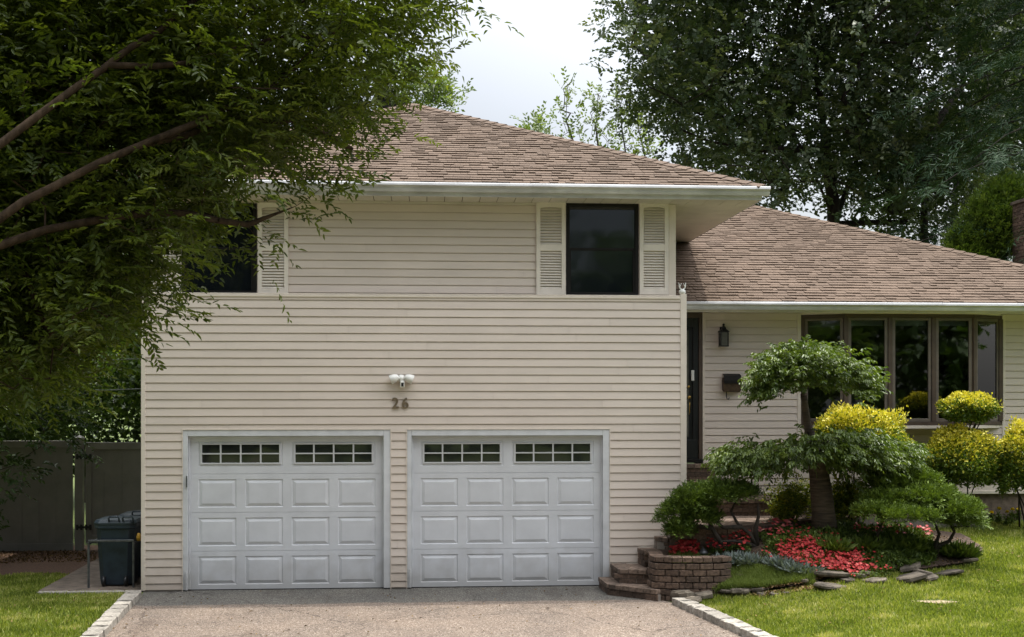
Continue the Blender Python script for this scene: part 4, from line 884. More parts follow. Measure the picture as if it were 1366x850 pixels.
# lanky shoots poking out of lower tier
# ---- junipers ----
def juniper(label,clumps,trunks,n,tl,L=.075):
    base=trunks[0][0]; th=empty('juniper_bush',base,label,'juniper','junipers in the flower bed'); mb=MB()
    for ln in trunks:
        k=len(ln); mb.tube([tuple(p) for p in ln],[.036*(1-.6*i/(k-1)) for i in range(k)],8)
    P=[];D=[];T=[]
    for c,r in clumps:
        c=arr(c); q=c+np.array([0,0,-.05]); near=min((arr(p) for ln in trunks for p in ln[1:]),key=lambda p:np.linalg.norm(p-q)); m=(near+q)/2+rng.normal(size=3)*.04; mb.tube([near,m,q],[.02,.014,.006],5)
        m_=int(n*r[0]*r[1]); p,d,qq=dome_sprays(c,r,m_,seedn=14,lump=.4,hollow=.45,lower=-.25); P.append(p);D.append(d)
    p=np.concatenate(P);d=np.concatenate(D)
    pos,ld,nr=sprays(p,unit(d)*.9+UPV*.35+rng.normal(size=p.shape)*.3,.085,7,0.05,.55); ld+=rng.normal(size=ld.shape)*.25
    leaves('foliage',M['juni'],pos,ld,nr,L*.6*rng.uniform(.6,1.3,len(pos)),.016,np.clip(np.repeat(rng.normal(tl,.16,len(p)),7)+rng.normal(0,.1,len(pos)),0,1),th,fold=.1)
    mb.build('trunk',M['barkd'],th,smooth=True)
t=tg(1010,729); print('jun',t)
jb=PT(1010,730,t)
juniper('dark green windswept juniper with bare twisted trunks at the left of the flower bed',
 [(PT(903,690,t),(.26,.28,.24)),(PT(925,672,t),(.32,.34,.22)),(PT(955,662,t),(.32,.36,.18)),(PT(985,660,t+.1),(.26,.32,.15)),(PT(905,710,t-.1),(.2,.22,.14)),(PT(935,695,t),(.25,.25,.15))],
 [[jb,PT(1008,705,t),PT(1012,688,t),PT(1011,672,t)],[jb,PT(1000,712,t),PT(985,700,t),PT(975,683,t)],[PT(962,725,t-.1),PT(950,705,t),PT(942,688,t),PT(938,672,t)],[jb,PT(985,722,t-.05),PT(962,722,t-.1)],[PT(950,705,t),PT(930,702,t),PT(912,697,t)],[PT(990,703,t),PT(965,704,t),PT(948,690,t)]],9000,.38)
t=tg(1249,745); print('jun2',t); jb=PT(1249,746,t)
juniper('bright green layered juniper with an arched trunk at the right end of the flower bed',
 [(PT(1205,650,t+.3),(.45,.4,.17)),(PT(1185,668,t+.1),(.42,.4,.15)),(PT(1235,665,t),(.5,.42,.17)),(PT(1265,682,t-.1),(.42,.4,.16)),(PT(1285,697,t),(.27,.3,.15)),(PT(1165,683,t-.1),(.28,.3,.12)),(PT(1215,690,t-.3),(.45,.3,.12)),(PT(1225,640,t+.3),(.3,.3,.1)),(PT(1180,643,t+.5),(.3,.3,.12))],
 [[jb,PT(1248,728,t),PT(1253,712,t),PT(1245,695,t)],[jb,PT(1251,728,t),PT(1266,722,t),PT(1273,710,t),PT(1268,700,t)],[PT(1172,738,t),PT(1170,715,t),PT(1178,695,t)]],9000,.60)
# ---- carpets ----
def carpet(name,label,cat,mat,poly,n,L,W,kind='stuff',tl=.5,ts=.25,up=1.,hgt=.06,leafmat=None,fine=False,hgt2=None):
    """plants over ground polygon given as picture-ground points"""
    g=[gp(u,v) for u,v in poly]; pl_=[(a[0],a[1]) for a in g]; xs=[a[0] for a in pl_]; ys=[a[1] for a in pl_]
    x=rng.uniform(min(xs),max(xs),n*3); y=rng.uniform(min(ys),max(ys),n*3); k=inpoly(x,y,pl_); x=x[k][:n];y=y[k][:n]
    inb=inpoly(x,y,BED); z=np.where(inb,hb(x,y),hl(x,y)); lump=.6+.4*np.sin(x*9+np.sin(y*7)*1.5)*np.sin(y*11+x*3); z=z+hgt*lump*rng.random(len(x))**.6
    p=np.stack([x,y,z],1); d=np.stack([rng.normal(size=len(x))*.6,rng.normal(size=len(x))*.6,np.full(len(x),up)+rng.normal(size=len(x))*.3],1)
    Ls=L*rng.uniform(.6,1.3,len(x)); return p,d,Ls,np.clip(rng.normal(tl,ts,len(x)),0,1)
def stuffc(name,label,mat,poly,n,L,W,hgt=.06,tl=.5,up=1.,ts=.25):
    p,d,Ls,t_=carpet(name,label,None,mat,poly,n,L,W,tl=tl,up=up,hgt=hgt,ts=ts); return tag(leaves(name,M[mat],p,d,rnd(len(p)),Ls,Ls*W,t_),label,'ground cover',kind='stuff')
def flowers(name,label,poly,nf,mat='red',size=.028,hgt=.1,nl=9000):
    """flower patch: leaves + five-petal blossoms"""
    p,d,Ls,t_=carpet(name,label,None,'cover',poly,nl,.04,.5,hgt=hgt,tl=.3,up=.5)
    th=empty(name,tuple(p.mean(0)),label,'flowers'); tag(th,kind='stuff')
    o=leaves('leaves',M['cover'],p,d,rnd(len(p)),.035,.02,t_,th); o['kind']='stuff'
    p,_,_,t_=carpet(name,label,None,mat,poly,nf,.04,.5,hgt=.02); inb=inpoly(p[:,0],p[:,1],BED); g0=np.where(inb,hb(p[:,0],p[:,1]),hl(p[:,0],p[:,1])); p[:,2]=g0+hgt*rng.uniform(.6,1.45,len(p))
    up=unit(np.stack([rng.normal(size=len(p))*.35,rng.normal(size=len(p))*.35-.45,np.ones(len(p))],1)); a0=unit(np.cross(up,rnd(len(p)))); b0=np.cross(up,a0); PP=[];DD=[];NN=[];TT=[]
    for k in range(5):
        a=2*math.pi*k/5; dd=a0*math.cos(a)+b0*math.sin(a)+up*.15; PP.append(p);DD.append(dd);NN.append(up);TT.append(t_)
    s=np.tile(size*rng.uniform(.75,1.25,len(p)),5)
    o=leaves('petals',M[mat],np.concatenate(PP),np.concatenate(DD),np.concatenate(NN),s,s*.95,np.concatenate(TT),th,fold=.05); o['kind']='stuff'
flowers('red_flowers','dense red impatiens in the large patch right of the cherry trunk',[(1035,738),(1062,728),(1090,730),(1120,738),(1150,752),(1170,768),(1140,772),(1105,768),(1070,765),(1040,755)],900,nl=14000,size=.024)
flowers('red_flowers','loose red flowers scattered around the edge of the large red patch',[(1012,748),(1030,726),(1075,718),(1120,728),(1180,758),(1192,774),(1140,778),(1085,775),(1030,766)],170,nl=3500,size=.022,hgt=.13)
flowers('red_flowers','small patch of red impatiens under the left juniper',[(938,735),(960,728),(1000,728),(1002,742),(975,746),(942,745)],430,nl=4000,size=.027,hgt=.16)
flowers('red_flowers','sparse red flowers beside the retaining wall coping',[(893,746),(915,738),(935,740),(930,750),(897,752)],170,nl=1800,hgt=.15)
flowers('pink_flowers','coral pink flowers in front of the walkway behind the red patch',[(1012,722),(1040,706),(1062,700),(1068,710),(1050,722),(1020,734)],150,'pink',.03,.16,3500)
flowers('pink_flowers','pink and white flowers in the shade behind the right juniper',[(1140,715),(1200,712),(1245,718),(1240,730),(1180,728),(1140,725)],130,'pink',.026,.12,3000)
stuffc('mossy_ground_cover','low feathery green ground cover sloping down behind the front rocks','cover',[(930,778),(975,764),(1040,765),(1090,772),(1085,784),(1020,792),(960,793),(930,790)],30000,.075,.10,.06,.8,1.3)
stuffc('grassy_ground_cover','tufty light green plants just behind the retaining wall coping','cover',[(885,757),(905,745),(940,748),(955,758),(925,766),(895,766)],12000,.10,.09,.05,.75,1.3)
stuffc('dark_ground_cover','dark green leafy plants filling the shaded middle of the bed','cover',[(1095,728),(1130,708),(1200,715),(1260,735),(1240,758),(1180,768),(1140,745)],11000,.06,.45,.16,.2,.6)
stuffc('leafy_ground_cover','mixed green foliage around the base of the cherry trunk','cover',[(1020,735),(1060,712),(1120,708),(1130,722),(1095,732),(1050,735)],6000,.06,.4,.14,.4,.6)
stuffc('leaf_litter','brown mulch flecks over the bare soil of the bed','dark',[(925,770),(960,735),(1060,705),(1160,700),(1290,720),(1300,755),(1230,775),(1150,776),(1050,785),(960,790)],9000,.03,.5,.012,.4,.2)
stuffc('leaf_litter','brown dry leaves along the foot of the fence','dark',[(-60,738),(130,736),(128,752),(60,752),(-60,756)],5000,.05,.45,.015,.3,.2)
def clump(name,label,cat,group,u,v,mat,n,L,W,hgt,r,t_,tl=.5):
    x,y,z=gp(u,v); k=n; a=rng.uniform(0,6.28,k); rr=rng.uniform(0,1,k)**.6; p=np.stack([x+np.cos(a)*rr*r*.5,y+np.sin(a)*rr*r*.5,np.full(k,z)],1)
    d=np.stack([np.cos(a)*rr*1.1,np.sin(a)*rr*1.1,np.full(k,.8)],1)+rng.normal(size=(k,3))*.25; Ls=L*rng.uniform(.6,1.2,k)
    return tag(leaves(name,M[mat],p,d,rnd(k),Ls,Ls*W,np.clip(rng.normal(tl,.22,k),0,1),origin=(x,y,z),fine=True,curl=.2),label,cat,group)
for u,v in ((968,755),(982,752),(1000,754),(1040,757),(1058,763),(1078,768)):
    clump('dusty_miller','silvery grey leafed plant along the front of the red flowers','plant','silver plants',u,v,'silver',230,.16,.2,.1,.24,0)
for u,v,la in ((1205,735,'glossy dark green plant beneath the right juniper'),(1160,735,'leafy green plant between the cherry trunk and the right juniper'),(1110,735,'light green leafy plant at the right foot of the cherry trunk'),(1275,742,'fine leaved green plant at the right tip of the bed'),(1030,690,'small bush on the far side of the walkway')):
    clump('leafy_plant',la,'plant','leafy plants in the bed',u,v,'cover',420,.20,.28,.2,.34,0,.4)
# tall sparse weed near pink flowers
# marigolds
for u,v in ((1322,686),(1332,689),(1340,680),(1350,690),(1358,682),(1364,676),(1328,677),(1352,676),(1343,692)):
    x,y,z=gp(u,v+12); z=float(hl(x,y)); th=empty('marigold',(x,y,z),'yellow marigold in the bed below the right edge shrub','flower','yellow marigolds'); hh=U(.16,.28)
    MB().tube([(x,y,z),(x+.01,y,z+hh)],.005,5).build('stem',M['cover'],th); d=rnd(26); d[:,2]=np.abs(d[:,2]); leaves('flower',M['gold'],np.tile([x+.01,y,z+hh],(26,1)),d,rnd(26),.04,.03,rng.random(26),th)
    k=90; a=rng.normal(size=(k,3)); leaves('leaves',M['cover'],np.array([x,y,z])+np.abs(rng.random((k,1)))*np.array([0,0,hh*.8]),a+UPV*.3,rnd(k),.08,.02,np.clip(rng.normal(.3,.2,k),0,1),th)
# solar lantern
x,y,z=gp(938,747); sl=empty('solar_lantern',(x,y,z),'small grey domed garden light between the red flowers and the wall coping','garden light')
MB().lathe((x,y,z),[(.03,-.02),(.03,.06),(.05,.065),(.05,.07)],14).build('lantern_body',M['lampglass'],sl,smooth=True); MB().lathe((x,y,z),[(.07,.07),(.065,.10),(.045,.13),(.015,.15),(.012,.16)],14).build('lantern_cap',M['metal'],sl,smooth=True)
# ================= bins, fence =================
YF=21.1
def FXX(u): return X_(u,YF)
def fence_panel(mb,x0,x1,z0,z1):
    n=max(2,int((x1-x0)/.28)); w=(x1-x0)/n
    mb.box(x0+.01,x1-.01,YF+.016,YF+.034,z0+.1,z1-.1)
    for i in range(n): mb.box(x0+i*w+.003,x0+(i+1)*w-.003,YF+.01,YF+.015,z0+.12,z1-.1)
    mb.box(x0,x1,YF-.02,YF+.05,z0,z0+.14); mb.box(x0,x1,YF-.02,YF+.05,z1-.12,z1)
ftop=Z_(100,588,YF); vf=empty('vinyl_fence',(FXX(60),YF,0),'shaded grey white vinyl privacy fence left of the gate','fence'); m_=MB(); fence_panel(m_,-12,FXX(102)-.06,.0,ftop); m_.build('panel',M['vinyl'],vf,bevel=.004)
p=MB(); px=FXX(106); p.box(px-.065,px+.065,YF-.06,YF+.07,0,ftop+.03); po=p.build('post',M['vinyl'],vf,bevel=.004); MB().box(px-.08,px+.08,YF-.075,YF+.085,ftop+.032,ftop+.05).add([(px-.07,YF-.065,ftop+.051),(px+.07,YF-.065,ftop+.051),(px+.07,YF+.075,ftop+.051),(px-.07,YF+.075,ftop+.051),(px,YF+.005,ftop+.1)],[(0,1,4),(1,2,4),(2,3,4),(3,0,4)]).build('cap',M['vinyl'],po)
gt=empty('fence_gate',(FXX(150),YF,0),'shaded vinyl gate with black strap hinges behind the bins','gate'); m_=MB(); gx_=px+.065+.045; fence_panel(m_,gx_,-3.4,.14,ftop-.03); m_.box(gx_,gx_+.1,YF-.025,YF+.055,.139,ftop-.028); m_.build('panel',M['vinyl'],gt,bevel=.004)
for v in (609,703):
    z=Z_(112,v,YF); h=MB(); h.box(px-.02,px+.2,YF-.068,YF-.061,z-.02,z+.02); 
    for a in (px-.02,px+.05,px+.13,px+.2): h.box(a-.02,a+.02,YF-.069,YF-.0605,z-.045,z+.045)
    h.build('hinge',M['black'],gt,bevel=.004)
def bin_(x,y,label):
    th=empty('trash_bin',(x,y,.03),label,'trash bin','wheeled trash bins'); s=Vector((x,y,.03)); 
    def ring(w,d,z,ch=.07): return [(-w+ch,-d),(w-ch,-d),(w,-d+ch),(w,d-ch),(w-ch,d),(-w+ch,d),(-w,d-ch),(-w,-d+ch)],z
    b=MB(); rs=[ring(.215,.22,.02),ring(.225,.23,.10),ring(.262,.27,.80),ring(.285,.29,.81),ring(.285,.29,.86)]; k=[]
    V=[tuple(s+Vector((px_,py_,z))) for r,z in rs for px_,py_ in r]; Fs=[(i*8+j,i*8+(j+1)%8,(i+1)*8+(j+1)%8,(i+1)*8+j) for i in range(4) for j in range(8)]+[tuple(range(8))[::-1]]
    b.add(V,Fs); b.build('body',M['bin'],th,bevel=.006)
    l=MB(); rs=[ring(.29,.295,.862),ring(.295,.30,.885),ring(.27,.275,.925),ring(.18,.18,.945)]; V=[tuple(s+Vector((px_,py_,z))) for r,z in rs for px_,py_ in r]; l.add(V,[(i*8+j,i*8+(j+1)%8,(i+1)*8+(j+1)%8,(i+1)*8+j) for i in range(3) for j in range(8)]+[tuple(range(24,32))]); l.build('lid',M['binlid'],th,bevel=.005)
    for sg in (.0,.19):
        h=MB(); h.tube([s+Vector((sg-.07,-.26,.87)),s+Vector((sg-.07,-.31,.95)),s+Vector((sg-.06,-.31,.975)),s+Vector((sg+.06,-.31,.975)),s+Vector((sg+.07,-.31,.95)),s+Vector((sg+.07,-.26,.87))],.013,8); h.build('handle',M['binlid'],th,smooth=True)
    for sg in (-1,1): MB().lathe(s+Vector((sg*.15,-.235,.075)),[(.02,-.02),(.07,-.02),(.075,.0),(.07,.02),(.02,.025)],16,'x').build('wheel',M['black'],th,smooth=True)
bx0=X_(157,17.15); bin_(bx0,17.25,'dark blue grey trash bin in front, beside the house corner'); bin_(bx0+.14,18.0,'dark trash bin behind the front one, only its lid showing')
rk=MB(); y0=16.92
for x in (bx0-.335,bx0+.27): rk.box(x-.014,x+.014,y0-.014,y0+.014,.03,.66); rk.box(x-.014,x+.014,y0+.02,y0+1.3,.625,.655); rk.box(x-.014,x+.014,y0+1.3,y0+1.33,.03,.66)
rk.box(bx0-.34,bx0+.28,y0-.016,y0+.016,.661,.69); tag(rk.build('bin_rack',M['metal'],origin=(bx0,y0,.03),bevel=.003),'low metal rail frame around the bins','rack')
MB_=MB().lathe((bx0+.33,16.98,.72),[(.0,-.06),(.03,-.05),(.035,.0),(.02,.05),(.0,.055)],10); tag(MB_.build('tool_handle',M['yellow'],origin=(bx0+.33,16.98,.03),smooth=True).id_data,'small yellow handle end between bins and wall','tool')
tag(MB().box(-5.2,-3.92,16.5,16.6,.0,.045).build('path_edging',M['kerb'],origin=(-4.5,16.55,0),bevel=.01),'narrow pale edging stone in front of the bins','edging')
# cables
for v0,v1 in ((479,477),(519,517)):
    a=PT(60,v0,24); b=PT(230,v1,20); tag(MB().tube([a,(a+b)/2-Vector((0,0,.04)),b],.012,5).build('utility_cable',M['metal'],origin=a),'upper thin overhead cable left of the house' if v0<500 else 'lower thin overhead cable left of the house','cable')
# ================= TREES =================
def tree(name,label,lines,att,barkmat,leafmat,k,slen,nleaf,L,W,droop=.3,step=.6,rtip=.006,rmax=.25,fine=False,jr=.25,upv=.1,tl=.5,tsd=.2,cat='tree',group=None,split=True,fold=.25,sag=.1,spread=.8,limb_r=0.,limb_len=8.):
    base=lines[0][0]; th=empty(name,tuple(base),label,cat,group)
    mb,tp,td=skeleton(lines,att,step,rtip=rtip,rmax=rmax,sag=sag,limb_r=limb_r,limb_len=limb_len); mb.build('trunk',M[barkmat],th,smooth=True)
    bp=np.repeat(tp,k,0)+rng.normal(size=(len(tp)*k,3))*jr; dd=np.repeat(td,k,0)*.6+rnd(len(bp))*.8+UPV*upv; dd[:,2]*=(.45 if fine else 1)
    ln=slen*rng.uniform(.6,1.3,len(bp)); pos,ld,nr=sprays(bp,dd,ln,nleaf,droop,spread); q=L*rng.uniform(.7,1.25,len(pos))
    leaves('crown',M[leafmat],pos,ld,nr,q,q*W,np.clip(np.repeat(rng.normal(tl,tsd,len(bp)),nleaf)+rng.normal(0,.1,len(pos)),0,1),th,fine=fine,curl=.15,fold=fold); return th
# foreground tree, trunk outside the frame on the left
tb=(-4.6,8.2,-.05); tt=(-4.45,8.3,2.5)
FP=[(-150,-140),(640,-140),(625,-60),(585,0),(548,35),(548,85),(515,118),(490,140),(462,158),(435,190),(385,205),(340,228),(300,245),(285,280),(270,312),(245,322),(235,345),(205,362),(185,375),(178,415),(150,445),(118,475),(80,500),(40,520),(-150,560)]
attF=fill(FP,8.9,12.0,2300); _a=np.array([3.0,10.5,6.6])
attF=attF[(attF[:,0]<-1.6)|(rng.random(len(attF))<.55)|(attF[:,2]<5.2)]
xtra=[PT(505,178,10.6),PT(488,200,10.5),PT(470,215,10.5),PT(452,235,10.4),PT(430,250,10.4),PT(415,262,10.3),PT(395,275,10.2),PT(350,330,10.1),PT(560,25,11),PT(575,10,11),PT(480,165,10.8),PT(232,385,10),PT(205,395,10)]
attF=np.concatenate([attF,np.array([list(p) for p in xtra])])
linesF=[[tb,tt],[tt,PT(-60,330,8.3),PT(70,250,8.6),PT(190,193,8.9),PT(260,165,9.0),PT(320,140,9.4),PT(430,70,10)],[tt,PT(-60,230,8.2),PT(50,155,8.5),PT(140,90,8.8),PT(240,15,9.1),PT(330,-60,9.6)],
 [tt,PT(-120,60,8.4),PT(20,-40,8.7),PT(160,-160,9.4)],[tt,PT(-60,350,8.6),PT(60,307,8.9),PT(150,290,9.1),PT(250,285,9.5),PT(330,300,10.0)],[PT(145,87,8.8),PT(250,85,9.1),PT(340,60,9.5),PT(430,45,10.1),PT(520,30,11)],
 [PT(20,-40,8.7),PT(160,-100,9.8),PT(380,-120,10.8),PT(520,-100,11.4)],[PT(190,193,8.9),PT(250,180,9.1),PT(320,155,9.5),PT(400,160,10),PT(470,200,10.3)]]
tree('foreground_tree','large overhanging shade tree with narrow drooping leaves, its limbs filling the upper left',linesF,attF,'barkf','zelk',9,.30,12,.070,.33,.2,.25,.0026,.06,True,.13,.0,.5,.24,limb_r=.052,limb_len=8.5)
# big maple behind the right wing
def tline(u,t,pts): return [PT(a,b,t+c) for a,b,c in pts]
mb0=PT(1110,560,33); mb0.z=-.1
MP=[(855,-60),(830,10),(850,45),(835,70),(868,95),(845,125),(838,150),(880,165),(900,195),(905,212),(940,235),(985,255),(1040,285),(1100,298),(1170,300),(1240,300),(1290,280),(1320,200),(1330,0),(1330,-260),(1000,-300),(880,-180)]
attM=fill(MP,29,39,1150)
def uvof(p):
    a=p[:,0]*S+p[:,1]*C; return 683+F*(p[:,0]*C-p[:,1]*S)/a, 527-F*(p[:,2]-HC)/a
def thin(att,holes,keep=.1):
    k=np.ones(len(att),bool)
    for (hu,hv,ru,rv) in holes:
        u,v=uvof(att); k&=~((((u-hu)/ru)**2+((v-hv)/rv)**2<1)&(rng.random(len(att))>keep))
    return att[k]
GAPS=[(1262,105,48,62),(1100,272,60,30),(1190,35,30,22),(905,175,45,22),(1010,20,40,15)]
attM=thin(attM,GAPS)
tree('maple_tree','huge dark maple spreading above the right wing roof',[[mb0,PT(1112,330,33),PT(1112,270,33),PT(1100,200,33),PT(1090,100,33.5),PT(1080,0,34)],[PT(1112,290,33),PT(1060,180,32),PT(980,110,32),PT(900,60,32)],[PT(1112,300,33),PT(1140,220,34),PT(1180,120,35),PT(1200,0,35)],[PT(1100,200,33),PT(1020,200,31.5),PT(950,190,31.5),PT(900,170,31.5)],[PT(1090,100,33),PT(1000,20,33),PT(900,-40,33)]],attM,'barkd','maple',18,.6,10,.135,.68,.25,.9,.012,.30,False,.42,.1,.45,.27,'tree',None)
m2=PT(1232,560,31); m2.z=-.1
attM2=fill([(1180,-60),(1366,-100),(1420,60),(1400,190),(1330,240),(1270,180),(1200,170),(1170,60)],33,39,160); attM2=thin(attM2,GAPS,.15)
tree('oak_tree','dark forked tree with bare trunk in front of the right treetops',[[m2,PT(1233,290,31),PT(1238,180,31),PT(1240,130,31.2),PT(1215,60,31.6),PT(1180,0,32)],[PT(1240,130,31.2),PT(1275,80,31.8),PT(1330,30,32),PT(1380,0,32)],[PT(1238,180,31),PT(1280,120,31.5),PT(1300,60,32)]],attM2,'barkd','maple',14,.7,10,.14,.7,.25,.9,.016,.30,False,.6,.1,.4,.2)
# back row, right
for (u,v,ru,rv,t,n,la) in ((1420,160,110,170,43,170,'shaded tree far behind the pine'),):
    b=PT(u,560,t); b.z=-.1; c=arr(PT(u,v,t)); att=blob(c,(ru*t/F,2.5,rv*t/F),n,.2)
    tree('background_tree',la,[[b,tuple(c)]],att,'barkd','backleaf',9,.9,8,.27,.7,.25,1.2,.012,.2,False,.7,.1,.5,.2,group='trees behind the right wing')
# pines at right
def pine(label,u,t,ztop_,levels,spread,seed=1,name='pine_tree',mat='pine'):
    b=PT(u,560,t); b.z=-.1; zt=ztop_; th=empty(name,tuple(b),label,'pine' if name=='pine_tree' else 'conifer'); mb=MB(); mb.tube([(b.x,b.y,-.1),(b.x+.1,b.y,zt*.5),(b.x,b.y,zt)],[.28,.18,.03],8); BP=[];DD=[]
    z=zt*.22
    while z<zt:
        f=(zt-z)/(zt*.8); r=spread*min(1,.35+f*.9); nb_=6; a0=U(0,6)
        for k in range(nb_):
            a=a0+6.283*k/nb_+U(-.3,.3); rr=r*U(.65,1.1); pts=[]
            for q in np.linspace(0,1,6): pts.append(np.array([b.x+math.cos(a)*rr*q,b.y+math.sin(a)*rr*q,z+.25*rr*q-.45*rr*q*q]))
            mb.tube(pts,[.05,.04,.03,.022,.014,.006],4)
            for q in range(16):
                f_=U(.25,1); i=min(4,int(f_*5)); p=pts[i]+(pts[i+1]-pts[i])*(f_*5-i); side=np.array([-math.sin(a),math.cos(a),0])*random.choice((-1,1)); d=unit(pts[-1]-pts[0])*.8+side*.8+np.array([0,0,U(-.2,.1)])
                for w_ in np.linspace(.1,1,6): BP.append(p+d*w_*rr*.22); DD.append(d+np.array([0,0,-.2]))
        z+=U(.5,.75)
    mb.build('trunk',M['barkd'],th,smooth=True); bp=np.array(BP); dd=np.array(DD); pos,ld,nr=sprays(bp+rng.normal(size=bp.shape)*.05,dd+rnd(len(bp))*.3,.28,10,.25,.9); leaves('needles',M[mat],pos,ld,nr,.2,.022,np.clip(np.repeat(rng.normal(.5,.22,len(bp)),10),0,1),th,fold=0)
pine('tall dark drooping pine at the right edge of the picture',1485,27,15.5,0,6.0)
b=PT(1330,560,24.5); b.z=-.1
th=empty('light_conifer',tuple(b),'bright yellow green conifer beside the brick chimney','conifer')
cs=[(PT(1335,340,24.5),(1.1,.9,.9)),(PT(1325,320,24.5),(.75,.7,.7)),(PT(1335,290,24.5),(.65,.6,.6)),(PT(1342,268,24.5),(.45,.4,.42)),(PT(1300,330,24.3),(.45,.4,.4)),(PT(1300,350,24.3),(.6,.5,.5))]
mb=MB(); mb.tube([b,cs[0][0],cs[3][0]],[.15,.08,.02],7); mb.build('trunk',M['barkd'],th); P=[];D=[]
for c,r in cs: p,d,q=dome_sprays(arr(c),r,1500,lump=.5,hollow=.5,lower=-.6,seedn=16); P.append(p);D.append(d)
p=np.concatenate(P);d=np.concatenate(D); pos,ld,nr=sprays(p,unit(d)+UPV*.5+rnd(len(p))*.4,.2,6,.1,.5); leaves('foliage',M['arbor'],pos,ld,nr,.1,.03,np.clip(np.repeat(rng.normal(.5,.22,len(p)),6),0,1),th,fold=0)
# saplings / poplars above the ridge
for (pts,la) in (([(770,205),(755,160),(757,112)],'thin leafy shoot left of the gap above the main roof hip'),([(800,215),(795,170),(798,125)],'thin leafy shoot in the middle above the main roof hip'),([(838,225),(830,175),(822,110)],'thin leafy shoot tall and pale near the maple'),([(868,235),(858,200),(850,165)],'short leafy shoot beside the maple crown')):
    t=41; b=PT(pts[0][0],560,t); b.z=-.1; ln=[b]+[PT(a,c,t) for a,c in pts]; att=[]
    for i in range(46):
        f=R(); j=min(1,int(f*2)); g_=f*2-j; a=pts[j]; c=pts[j+1]; w=(1-f*.75)*19; att.append(list(PT(a[0]+(c[0]-a[0])*g_+U(-w,w),a[1]+(c[1]-a[1])*g_+U(-6,6),t+U(-.5,.5))))
    tree('poplar_tree',la,[ln],np.array(att),'bark','sapleaf',1,.45,8,.15,.55,.0,.8,.009,.12,False,.12,.7,.5,.2,group='thin trees above the roof')
for (u,v,ru,rv,la,n) in ((578,128,36,28,'feathery treetop just behind the roof peak',60),(712,172,14,7,'tiny treetop showing over the roof hip',12),(530,105,40,30,'treetop half hidden behind the foreground leaves',40)):
    t=45; b=PT(u,560,t); b.z=-.1; c=arr(PT(u,v,t)); tree('background_tree',la,[[b,tuple(c-np.array([0,0,.6]))]],blob(c,(ru*t/F,.9,rv*t/F),n,.1),'bark','sapleaf',4,.6,8,.17,.5,.1,.8,.008,.15,False,.15,.4,.35,.2,group='treetops behind the main roof')
# left background
for (u,v,ru,rv,t,n,la,mt) in ((-40,430,150,150,27,200,'dense dark tree behind the fence at the left edge','backleaf'),(110,440,110,110,30,200,'dense dark tree behind the fence next to the house','backleaf'),(60,250,230,190,33,330,'tall dark tree far behind the foreground canopy','backleaf'),(-170,330,190,220,18.5,330,'tall shaded tree outside the left fence end','backleaf')):
    b=PT(u,560,t); b.z=-.1; c=arr(PT(u,v,t)); tree('background_tree',la,[[b,tuple(c)]],blob(c,(ru*t/F,2.2,rv*t/F),n,.2),'barkd',mt,9,.8,9,.22,.55,.3,1.,.012,.2,False,.5,.1,.4,.22,group='trees behind the fence')
c=arr(PT(150,565,23.5)); th=empty('ivy_bank',(c[0],c[1],0),'dense ivy covered bank showing over the gate','ivy'); tag(th,kind='stuff')
p,d,q=dome_sprays(c-np.array([.3,0,.25]),(2.4,1.0,1.8),9000,lump=.3,lower=-.5); o=leaves('foliage',M['backleaf'],p,d+rnd(len(p))*.7,d+rnd(len(p))*.5,.13,.09,np.clip(rng.normal(.6,.25,len(p)),0,1),th); o['kind']='stuff'
c=arr(PT(20,610,18.6)); base=(c[0]-1.2,c[1]+.6,0)
tree('side_shrub','dark leafy branches hanging in front of the fence at the left edge',[[base,tuple(c+np.array([-1.0,0.3,.6]))]],fill([(-150,400),(60,470),(110,540),(110,590),(62,598),(68,625),(20,650),(10,690),(-150,720)],17.8,19.2,150),'barkd','backleaf',4,.3,9,.09,.45,.4,.3,.004,.06,True,.12,.0,.35,.2,'shrub')
# street trees opposite, seen mirrored in the windows
for i,(x,y) in enumerate(((-27,-19),(-20,-23),(-14,-20),(-8,-24),(-1,-21),(6,-23),(13,-20),(20,-23),(28,-19),(35,-8),(38,3),(33,11),(27,5))):
    c=np.array([x,y,4.9+((i*7)%5)*.35]); tree('street_tree','broad shade tree across the road mirrored in the windows',[[(x,y,-.1),(x,y,4.)]],blob(c,(5.,3.,4.9),130,.2),'barkd','backleaf',9,1.0,7,.5,.7,.2,1.6,.02,.25,False,.8,.1,.5,.2,group='trees across the road')
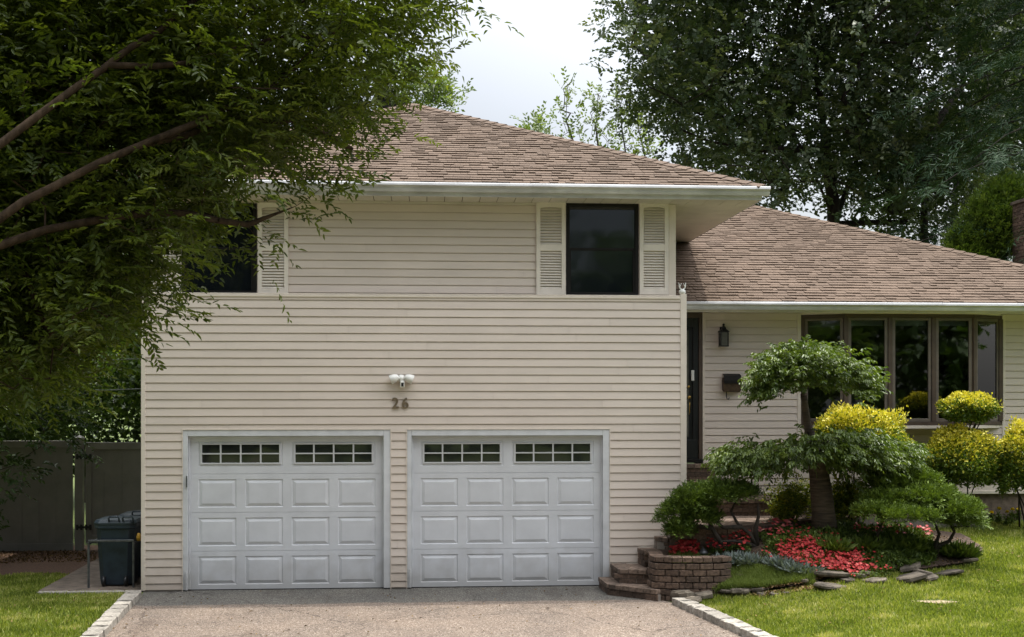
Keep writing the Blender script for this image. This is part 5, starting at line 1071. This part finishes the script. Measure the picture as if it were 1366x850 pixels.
# ================= light, sky, camera =================
sx,sy=.30,.18; el=math.atan2(1,math.hypot(sx,sy)); az=math.atan2(sx,sy)
sd=bpy.data.lights.new('sun','SUN'); sd.energy=2.35; sd.angle=math.radians(.6); sd.color=(1,.955,.87)
so_=bpy.data.objects.new('sun',sd); COL.objects.link(so_); so_.rotation_euler=Vector((sx,sy,1)).to_track_quat('Z','Y').to_euler(); so_.location=(0,0,30)
W=bpy.data.worlds.new('World'); scene.world=W; W.use_nodes=True; n=W.node_tree; n.nodes.clear(); out=N(n,'ShaderNodeOutputWorld'); b=N(n,'ShaderNodeBackground'); sk=N(n,'ShaderNodeTexSky',sky_type='NISHITA'); sk.sun_disc=False; sk.sun_elevation=el; sk.sun_rotation=az; sk.air_density=1.; sk.dust_density=4; sk.ozone_density=1
b.inputs[1].default_value=.05; n.links.new(sk.outputs[0],b.inputs[0]); b2=N(n,'ShaderNodeBackground'); b2.inputs[1].default_value=.62; ad=N(n,'ShaderNodeAddShader')
# thin bright cloud veil
tc=N(n,'ShaderNodeTexCoord'); no=N(n,'ShaderNodeTexNoise'); no.inputs['Scale'].default_value=2.2; no.inputs['Detail'].default_value=5; mp=N(n,'ShaderNodeMapping'); mp.inputs['Scale'].default_value=(1,1,2.5); n.links.new(tc.outputs['Generated'],mp.inputs[0]); n.links.new(mp.outputs[0],no.inputs[0])
r=ramp(n,[(.35,(.97,.98,.99)),(.7,(1,1,1))]); n.links.new(no.outputs[0],r.inputs[0]); n.links.new(r.outputs[0],b2.inputs[0])
# haze: the veil brightens around the sun
dt=N(n,'ShaderNodeVectorMath',operation='DOT_PRODUCT'); n.links.new(tc.outputs['Generated'],dt.inputs[0]); dt.inputs[1].default_value=tuple(Vector((sx,sy,1)).normalized())
m1=N(n,'ShaderNodeMath',operation='MAXIMUM'); m1.inputs[1].default_value=0; n.links.new(dt.outputs['Value'],m1.inputs[0]); m2_=N(n,'ShaderNodeMath',operation='POWER'); m2_.inputs[1].default_value=3.0; n.links.new(m1.outputs[0],m2_.inputs[0])
m3=N(n,'ShaderNodeMath',operation='MULTIPLY_ADD'); m3.inputs[1].default_value=4.7; m3.inputs[2].default_value=.11; n.links.new(m2_.outputs[0],m3.inputs[0]); n.links.new(m3.outputs[0],b2.inputs[1])
n.links.new(b.outputs[0],ad.inputs[0]); n.links.new(b2.outputs[0],ad.inputs[1]); n.links.new(ad.outputs[0],out.inputs[0])
cd=bpy.data.cameras.new('camera'); cam=bpy.data.objects.new('camera',cd); COL.objects.link(cam); cam.location=(0,0,HC); cam.rotation_euler=(math.pi/2,0,-YAW); cd.sensor_width=36; cd.lens=F/1366*36; cd.shift_y=(527-425)/1366; cd.clip_end=800; scene.camera=cam
scene.render.resolution_x=1024; scene.render.resolution_y=637
vs=scene.view_settings; vs.view_transform='Standard'; vs.look='None'; vs.exposure=.58; vs.gamma=1
scene.render.engine='CYCLES'; scene.cycles.max_bounces=8; scene.cycles.transparent_max_bounces=12
